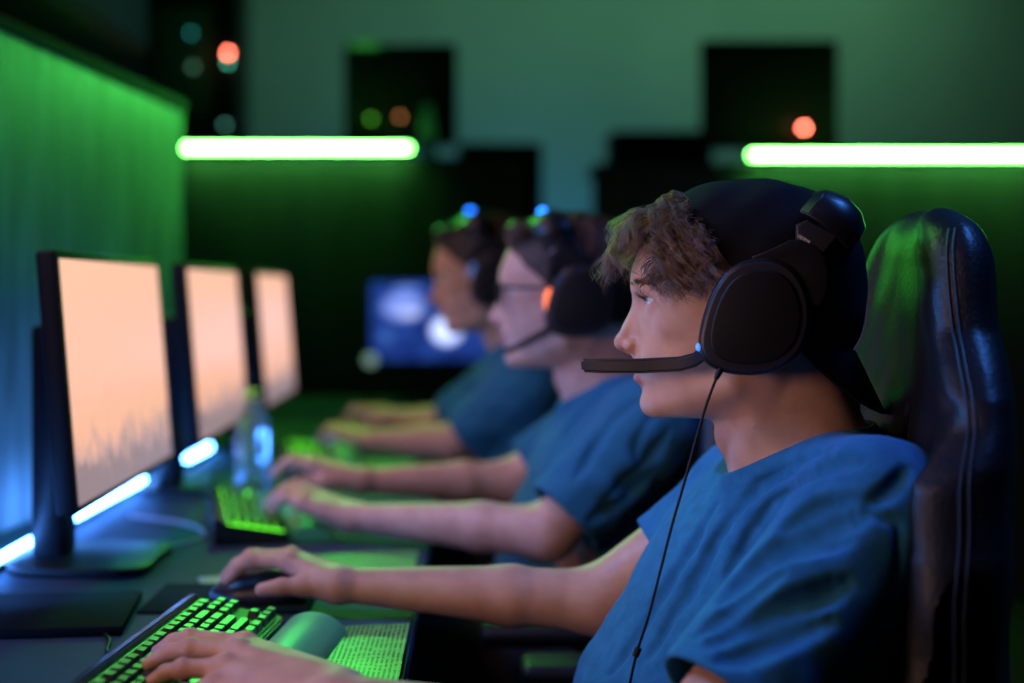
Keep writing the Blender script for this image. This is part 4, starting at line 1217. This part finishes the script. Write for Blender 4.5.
# ------------------------------------------------------------------ chairs
def chair(loc, rz, label):
    """local: faces -X, origin on the floor under the seat's middle"""
    root = empty('gaming_chair', loc, label, 'chair', 'gaming chairs along the desk', rz)
    zk = np.array([0.50,0.62,0.78,0.90,0.975,1.03,1.09,1.15,1.19,1.215])
    hk = np.array([0.260,0.305,0.315,0.300,0.270,0.235,0.172,0.142,0.122,0.07])
    xk = np.array([0.185,0.190,0.200,0.210,0.222,0.232,0.240,0.246,0.249,0.250])
    def f(P):
        z = P[:,2]; hw = np.interp(z, zk, hk); xc = np.interp(z, zk, xk)
        x = P[:,0]-xc; y = np.abs(P[:,1])
        bol = 0.030*np.clip((y-(hw-0.075))/0.05, 0, 1)*np.clip((1.02-z)/0.06, 0.25, 1)
        tx = np.abs(x+bol*0.9)-(0.034+bol*0.55)
        ty = y-hw
        d = smax(tx, ty*0.8, 0.055)
        d = smax(d, (z-1.213)*0.9, 0.05); d = smax(d, 0.47-z, 0.03)
        # harness slots
        s_ = np.maximum(np.abs(y-0.078-(z-0.985)*0.55)-0.030*np.clip((1.015-z)/0.06,0.15,1), np.abs(z-0.975)-0.040)
        d = smax(d, -s_, 0.012)
        # creases between shell and wings
        g = np.sqrt(((z-1.018)*1.0)**2+(x+0.045)**2)-0.006
        d = smax(d, -np.maximum(g, 0.12-y), 0.014)
        wv = 0.0015*np.sin(z*60+y*30)*np.sin(y*50+x*20)
        return d+wv
    sdf_obj('backrest', f, (0.08,-0.30,0.44), (0.33,0.30,1.25), 0.0045, LEATH, root, False, 1.8)
    for s_ in (1,-1):
        for off in (-0.003, 0.003):
            pts = []
            for z in np.linspace(0.62, 1.185, 36):
                hw = float(np.interp(z, zk, hk)); xc = float(np.interp(z, zk, xk)); y0 = s_*(hw-0.006-0.018*(z>1.17)*(z-1.17)/0.03)
                # find surface from the front-side
                d_ = np.array([0.72, -s_*0.69, 0.0]); p = np.array([xc-0.20, s_*(hw+0.16), z])+np.array([0.69,0.72*s_,0])*off
                for _ in range(60):
                    v = f(p[None])[0]
                    if v < 0.0006: break
                    p = p+d_*v*0.7
                pts.append(tuple(p))
            tube('stitching', pts, 0.0013, THREAD, root, 6, 0)
    def seat(P):
        q = np.abs(P-np.array([0.0,0,0.455]))-np.array([0.25,0.25,0.045])
        d = np.linalg.norm(np.maximum(q,0),axis=1)+np.minimum(q.max(1),0)-0.012
        b_ = cone(np.stack([P[:,0],np.abs(P[:,1]),P[:,2]],1), (-0.2,0.235,0.49), (0.2,0.235,0.50), 0.035, 0.035)
        return smin(d, b_, 0.03)
    sdf_obj('seat', seat, (-0.30,-0.30,0.38), (0.30,0.30,0.56), 0.008, LEATH, root, False)
    for s_ in (1,-1):
        ar = box('armrest', (-0.03, s_*0.315, 0.655), (0.27, 0.085, 0.028), BLACKM, root, 0.012, 3)
        box('armrest_post', (0.0, s_*0.315, 0.53), (0.07, 0.03, 0.235), BLACKM, ar, 0.006)
        box('armrest_bracket', (0.0, s_*0.26, 0.412), (0.07, 0.14, 0.015), BLACKM, ar, 0.003)
    bm = bmesh.new(); tube_bm(bm, [(0,0,0.09),(0,0,0.40)], 0.028, 16); bm_obj('gas_column', bm, BLACKG, root, False, True, 40)
    bm = bmesh.new()
    for k in range(5):
        a = 2*PI*k/5+0.3; tube_bm(bm, [(0,0,0.105),(0.16*math.cos(a),0.16*math.sin(a),0.095),(0.31*math.cos(a),0.31*math.sin(a),0.068)], [0.03,0.024,0.018], 8)
    bm_obj('star_base', bm, BLACKG, root, False, True, 40)
    for k in range(5):
        a = 2*PI*k/5+0.3; bm = bmesh.new(); bmesh.ops.create_cone(bm, cap_ends=True, segments=20, radius1=0.03, radius2=0.03, depth=0.045)
        for v in bm.verts: v.co = Matrix.Rotation(a,3,'Z') @ (Matrix.Rotation(PI/2,3,'X') @ v.co) + Vector((0.31*math.cos(a),0.31*math.sin(a),0.030))
        bm_obj('caster', bm, BLACKM, root, False, True, 40)
    return root
ch1 = chair((0.215,1.455,0), 0, 'black leather gaming chair with tall stitched backrest behind the nearest person')
ch2 = copy_tree(ch1); ch2.location = (0.165,2.28,0); ch2['label'] = 'black gaming chair mostly hidden behind the person in glasses'
ch3 = copy_tree(ch1); ch3.location = (0.17,3.05,0); ch3['label'] = 'black gaming chair mostly hidden behind the third, dark-haired person'

# ------------------------------------------------------------------ far row of desks
fd = empty('far_desk', (-0.2,4.75,0), 'dark desk holding the blue-lit monitor beyond the third person', 'desk')
box('desktop', (-0.10,4.75,0.735), (1.9,0.62,0.03), DESKM, fd, 0.003, world=True)
for x in (-1.02, 0.82): box('side_panel', (x,4.75,0.36), (0.03,0.58,0.72), BLACKM, fd, 0.003, world=True)
# blue monitor facing the camera : its centre seen at (432,320)
mb = monitor((-0.155,4.78,DZ), -PI/2, 'monitor with blue picture facing us beyond the third person', tilt=2, scr=SCRB, w=0.42, h=0.262, low=0.146, led=False)
wc = empty('webcam', (-0.362,4.70,DZ), 'small pale round webcam light by the corner of the blue monitor', 'webcam')
bm = bmesh.new(); bmesh.ops.create_uvsphere(bm, u_segments=20, v_segments=12, radius=0.021)
for v in bm.verts: v.co += Vector((0,0,0.150))
bm_obj('head', bm, mat('webcam_pale',(0.7,0.8,0.7),rough=0.3,emit=(0.35,0.55,0.45),estr=0.5), wc, False, True)
bm = bmesh.new(); tube_bm(bm, [(0,0,0.006),(0,0,0.135)], 0.005, 10); bm_obj('stem', bm, BLACKM, wc, False, True, 40)
lathe('foot', [(0.03,0.0),(0.03,0.004),(0.01,0.008)], BLACKM, wc)

def partition(name, x0, x1, y, z1, label, th=0.05):
    o = box(name, ((x0+x1)/2, y, z1/2), (x1-x0, th, z1), PART, None, 0.004); return tag(o, label, 'partition')
partition('partition_panel', -1.22, 0.165, 5.15, 1.610, 'dark partition below the left green tube, behind the blue monitor')
partition('partition_panel', 0.41, 3.10, 5.15, 1.590, 'dark partition below the right green tube, behind the tall chair')
def ledge(x0, x1, z, label):
    r_ = box('equipment_ledge', ((x0+x1)/2, 5.30, z), (x1-x0, 0.34, 0.03), BLACKM, None, 0.004)
    return tag(r_, label, 'shelf')
lz = 1.600
ledge(-1.10, 0.165, 1.592, 'black ledge carrying dark equipment above the left green tube')
ledge(0.41, 3.10, 1.572, 'black ledge carrying dark equipment above the right green tube')
def tube_lamp(x0, x1, y, z, label):
    root = empty('led_tube_lamp', ((x0+x1)/2, y, z), label, 'lamp', 'green tube lamps')
    h = (x1-x0)/2
    bm = bmesh.new(); tube_bm(bm, [(-h,0,0),(h,0,0)], 0.009, 14); bm_obj('glowing_tube', bm, TUBEM, root, False, True, 50)
    box('tube_holder', (0,0.020,0), (2*h+0.02,0.021,0.026), BLACKM, root, 0.003)
    for s in (-1,1): box('end_cap', (s*(h+0.006),0,0), (0.012,0.022,0.022), BLACKM, root, 0.003)
    return root
def xw(px,d): return (px-CX)*d/FP
def zw(py,d): return CZ-(py-CY)*d/FP
YT = 5.0945
tube_lamp(xw(176,YT), xw(410,YT), YT, zw(148,YT), 'glowing green-white tube lamp at the left, over the monitor row')
tube_lamp(xw(750,YT), xw(1120,YT), YT, zw(155,YT), 'glowing green-white tube lamp at the right, above the tall chair')

# dark equipment standing on the ledges
def dark_monitor(px0, px1, py0, py1, label, dd=5.28, base=1.607):
    x0, x1 = xw(px0,dd), xw(px1,dd); z1, z0 = zw(py0,dd), zw(py1,dd)
    root = empty('dark_monitor', ((x0+x1)/2, dd, base), label, 'monitor', 'switched-off screens on the ledges')
    h = z1-z0; w = x1-x0
    box('screen_housing', (0,0,(z0+z1)/2-base), (w, 0.028, h), BLACKM, root, 0.02, 3)
    box('stand_neck', (0,0.03,(z0-base+0.12)/2), (0.05,0.03,z0-base+0.12), BLACKM, root, 0.005)
    box('base', (0,0.03,0.007), (0.24,0.18,0.014), BLACKM, root, 0.004)
    return root
dark_monitor(344,457,44,146, 'switched-off screen silhouetted above the left green tube', base=1.607)
dark_monitor(700,838,40,150, 'switched-off screen silhouetted above the right green tube', base=1.587)
def tower(px0, px1, py0, zb, dd, label, name='computer_tower', lights=()):
    x0, x1 = xw(px0,dd), xw(px1,dd); z1 = zw(py0,dd); h = z1-zb
    root = empty(name, ((x0+x1)/2, dd, zb), label, 'computer')
    box('case', (0,0,h/2), (x1-x0, 0.26, h), BLACKM, root, 0.010, 2)
    box('front_panel', (0,-0.136,h/2), ((x1-x0)*0.86, 0.012, h*0.90), BLACKG, root, 0.004)
    for px, py, r_, m_ in lights:
        bm = bmesh.new(); bmesh.ops.create_uvsphere(bm, u_segments=14, v_segments=8, radius=r_)
        for v in bm.verts: v.co += Vector((xw(px,dd-0.14)-(x0+x1)/2, -0.144, zw(py,dd-0.14)-zb))
        bm_obj('indicator_light', bm, m_, root, False, True)
    return root
tower(458,541,146,0,5.65,'dark box with faint blue glow at the right end of the left ledge', name='equipment_box')
tower(608,708,134,0,5.65,'dark box at the left end of the right ledge', name='equipment_box')
# small things with lights on the ledges
def small_light(px, py, r_, m_, label, d=5.2, zb=1.607, cat='light'):
    z = zw(py,d); root = empty('signal_light', (xw(px,d), d, zb), label, cat)
    lathe('foot', [(0.022,0.0),(0.022,0.006),(0.008,0.012),(0.006, max(0.014,z-zb))], BLACKM, root, 16)
    bm = bmesh.new(); bmesh.ops.create_uvsphere(bm, u_segments=16, v_segments=10, radius=r_)
    for v in bm.verts: v.co += Vector((0,0,max(z-zb, r_+0.012)))
    bm_obj('bulb', bm, m_, root, False, True)
    return root
small_light(804,128,0.010,LRED,'small red light standing on the ledge over the right tube lamp', zb=1.587)
small_light(400,117,0.009,mat('led_orange_dim',(0.6,0.3,0.1),emit=(1.0,0.30,0.12),estr=1.6),'dim orange light at the foot of the left switched-off screen')
small_light(371,119,0.010,mat('led_green_dim',(0.2,0.6,0.1),emit=(0.25,1.0,0.08),estr=0.8),'dim green light left of the orange one on the left ledge')
small_light(487,139,0.006,LORANGE,'tiny amber light beside the dark box on the left ledge', d=5.14, zb=1.607) if False else None
wb = empty('water_bottle', (xw(428,5.2),5.2,1.607), 'faint bottle on the left ledge beside the switched-off screen', 'bottle')
lathe('bottle_shell', [(a_*1.0,b_) for a_,b_ in prof], mat('bottle_plastic_far',(0.35,0.6,0.75),rough=0.15,trans=0.6), wb)
lathe('cap', [(0.0145,0.184),(0.0152,0.186),(0.0152,0.198),(0.0140,0.200)], mat('cap_blue',(0.1,0.3,0.6),rough=0.4), wb, 24)
bx = box('folded_cloth', (xw(366,5.28),5.28,zw(43,5.28)-0.005), (0.11,0.05,0.028), mat('cloth_pale',(0.45,0.6,0.55),rough=0.9), None, 0.012, 3); tag(bx, 'pale object lying on top of the left switched-off screen', 'cloth')

# tall dark rack left of the left tube with lights
rk = empty('equipment_rack', (-1.12,5.75,0), 'tall dark rack with a red light rising behind the partition panel, upper left', 'rack')
box('case', (-1.135,5.76,1.20), (0.36,0.30,2.40), BLACKM, rk, 0.01, 2, world=True)
box('front_panel', (-1.17,5.60,1.95), (0.22,0.02,0.60), mat('rack_panel',(0.05,0.07,0.08),rough=0.4), rk, 0.004, world=True)
for px, py, r_, m_ in ((228,53,0.009,LRED),(228,62,0.008,LTEAL),(191,33,0.009,mat('led_teal_dim',(0.1,0.4,0.4),emit=(0.05,0.6,0.55),estr=1.2)),(193,67,0.011,mat('led_pale_dim',(0.3,0.5,0.4),emit=(0.25,0.7,0.45),estr=0.6)),(225,125,0.009,mat('led_pale_dim2',(0.3,0.5,0.4),emit=(0.2,0.8,0.6),estr=1.2))):
    bm = bmesh.new(); bmesh.ops.create_uvsphere(bm, u_segments=16, v_segments=10, radius=r_)
    dd = 5.58
    for v in bm.verts: v.co += Vector((xw(px,dd), dd, zw(py,dd)))
    bm_obj('indicator_light', bm, m_, rk, True, True)
# long high shelf over the partition panel (dark band upper left)
hs = box('wall_shelf', (-1.52,4.4,2.02), (0.50,3.0,0.05), BLACKM, None, 0.004); tag(hs, 'dark shelf on the left wall above the green-lit partition', 'shelf')

# ------------------------------------------------------------------ lights, several of them added without lamp bodies
def area(name, loc, target, size, col, energy, shape='RECTANGLE', size_y=None, spread=180):
    l = bpy.data.lights.new(name, 'AREA'); l.energy = energy; l.color = col; l.shape = shape; l.size = size
    if size_y: l.size_y = size_y
    l.spread = math.radians(spread)
    o = bpy.data.objects.new(name, l); C.objects.link(o); o.location = loc
    o.rotation_euler = (Vector(target)-Vector(loc)).to_track_quat('-Z','Y').to_euler()
    return o
area('warm_skin_fill', (-1.0, 0.85, 2.35), (0.0,1.6,0.9), 0.35, (1.0,0.55,0.42), 2.2, size_y=0.35, spread=100)  # added warm fill for the first player's skin, no fixture above
area('blue_shirt_key', (-1.1, 1.45, 2.0), (0.25,1.6,0.9), 0.35, (0.04,0.30,1.0), 6.5, size_y=0.35, spread=100)  # added blue key raking across the shirt folds, no lamp hangs here
area('warm_skin_fill', (-0.9, 2.2, 2.5), (0.0,2.6,0.9), 0.35, (1.0,0.58,0.50), 3.2, size_y=0.35, spread=100)  # added warm fill for the two farther players
area('blue_side_light', (1.25, 1.7, 2.7), (0.42,1.30,0.96), 0.4, (0.06,0.25,1.0), 3.8, size_y=0.4, spread=70)
area('blue_strip_boost', (-0.625,2.05,0.80), (-0.35,2.10,0.745), 0.02, (0.06,0.26,1.0), 2.2, size_y=1.5)  # added area light strengthening the strip's spill on the desk
area('blue_strip_boost', (-0.655,2.88,0.93), (-0.41,2.56,0.83), 0.04, (0.08,0.28,1.0), 0.9, size_y=0.3)  # added blue light aimed at the bottle, where no strip runs
def spot(name, loc, target, col, energy, deg):
    l = bpy.data.lights.new(name, 'SPOT'); l.energy = energy; l.color = col; l.spot_size = math.radians(deg); l.spot_blend = 1.0; l.shadow_soft_size = 0.05
    o = bpy.data.objects.new(name, l); C.objects.link(o); o.location = loc
    o.rotation_euler = (Vector(target)-Vector(loc)).to_track_quat('-Z','Y').to_euler(); return o
spot('green_rim_spot', (-0.75,3.0,2.75), (0.15,1.47,1.24), (0.12,1.0,0.10), 60, 15)  # added narrow spot for the green rim on the first head
spot('green_rim_spot', (-0.75,4.3,2.75), (0.08,2.30,1.28), (0.12,1.0,0.10), 34, 17)  # same added rim light for the farther heads
area('green_tube_wash', (-0.66, 5.05, 1.66), (0.10,1.5,1.14), 0.8, (0.06,1.0,0.05), 3.2, size_y=0.04)
area('green_tube_wash', (1.7, 5.05, 1.64), (0.6,1.5,1.0), 1.3, (0.06,1.0,0.05), 4.5, size_y=0.04)
area('green_panel_wash', (-0.42, 3.65, 1.75), (-0.69,3.0,1.35), 0.2, (0.08,1.0,0.12), 3.8, size_y=0.1, spread=120)
area('backwall_green', (0.6, 6.4, 2.9), (0.3,7.6,1.9), 3.8, (0.34,1.0,0.50), 11, size_y=0.2)
area('backwall_blue', (0.25, 6.9, 0.7), (0.25,7.6,1.25), 0.6, (0.02,0.32,1.0), 7, size_y=0.3)
area('face_fill', (-0.66,0.76,1.16), (0.12,1.45,1.07), 0.42, (1.0,0.58,0.42), 0.85, size_y=0.26, spread=75)  # added warm fill for the nearest face, no screen stands here
w = bpy.data.worlds.new('world'); bpy.context.scene.world = w; w.use_nodes = True
w.node_tree.nodes['Background'].inputs[0].default_value = (0.01,0.04,0.05,1); w.node_tree.nodes['Background'].inputs[1].default_value = 0.3
cam = bpy.data.cameras.new('camera'); co = bpy.data.objects.new('camera', cam); C.objects.link(co)
co.location = (0,0,CZ); co.rotation_euler = (PI/2,0,0)
cam.sensor_width = 36; cam.lens = 36*FP/1024; cam.shift_x = 32/1024; cam.shift_y = -49.5/1024
cam.clip_start = 0.02
cam.dof.use_dof = True; cam.dof.focus_distance = 1.40; cam.dof.aperture_fstop = cam.lens/27.8
bpy.context.scene.camera = co
sc = bpy.context.scene
sc.view_settings.view_transform = 'Standard'; sc.view_settings.look = 'None'; sc.view_settings.gamma = 1; sc.view_settings.use_curve_mapping = False
sc.view_settings.exposure = 0
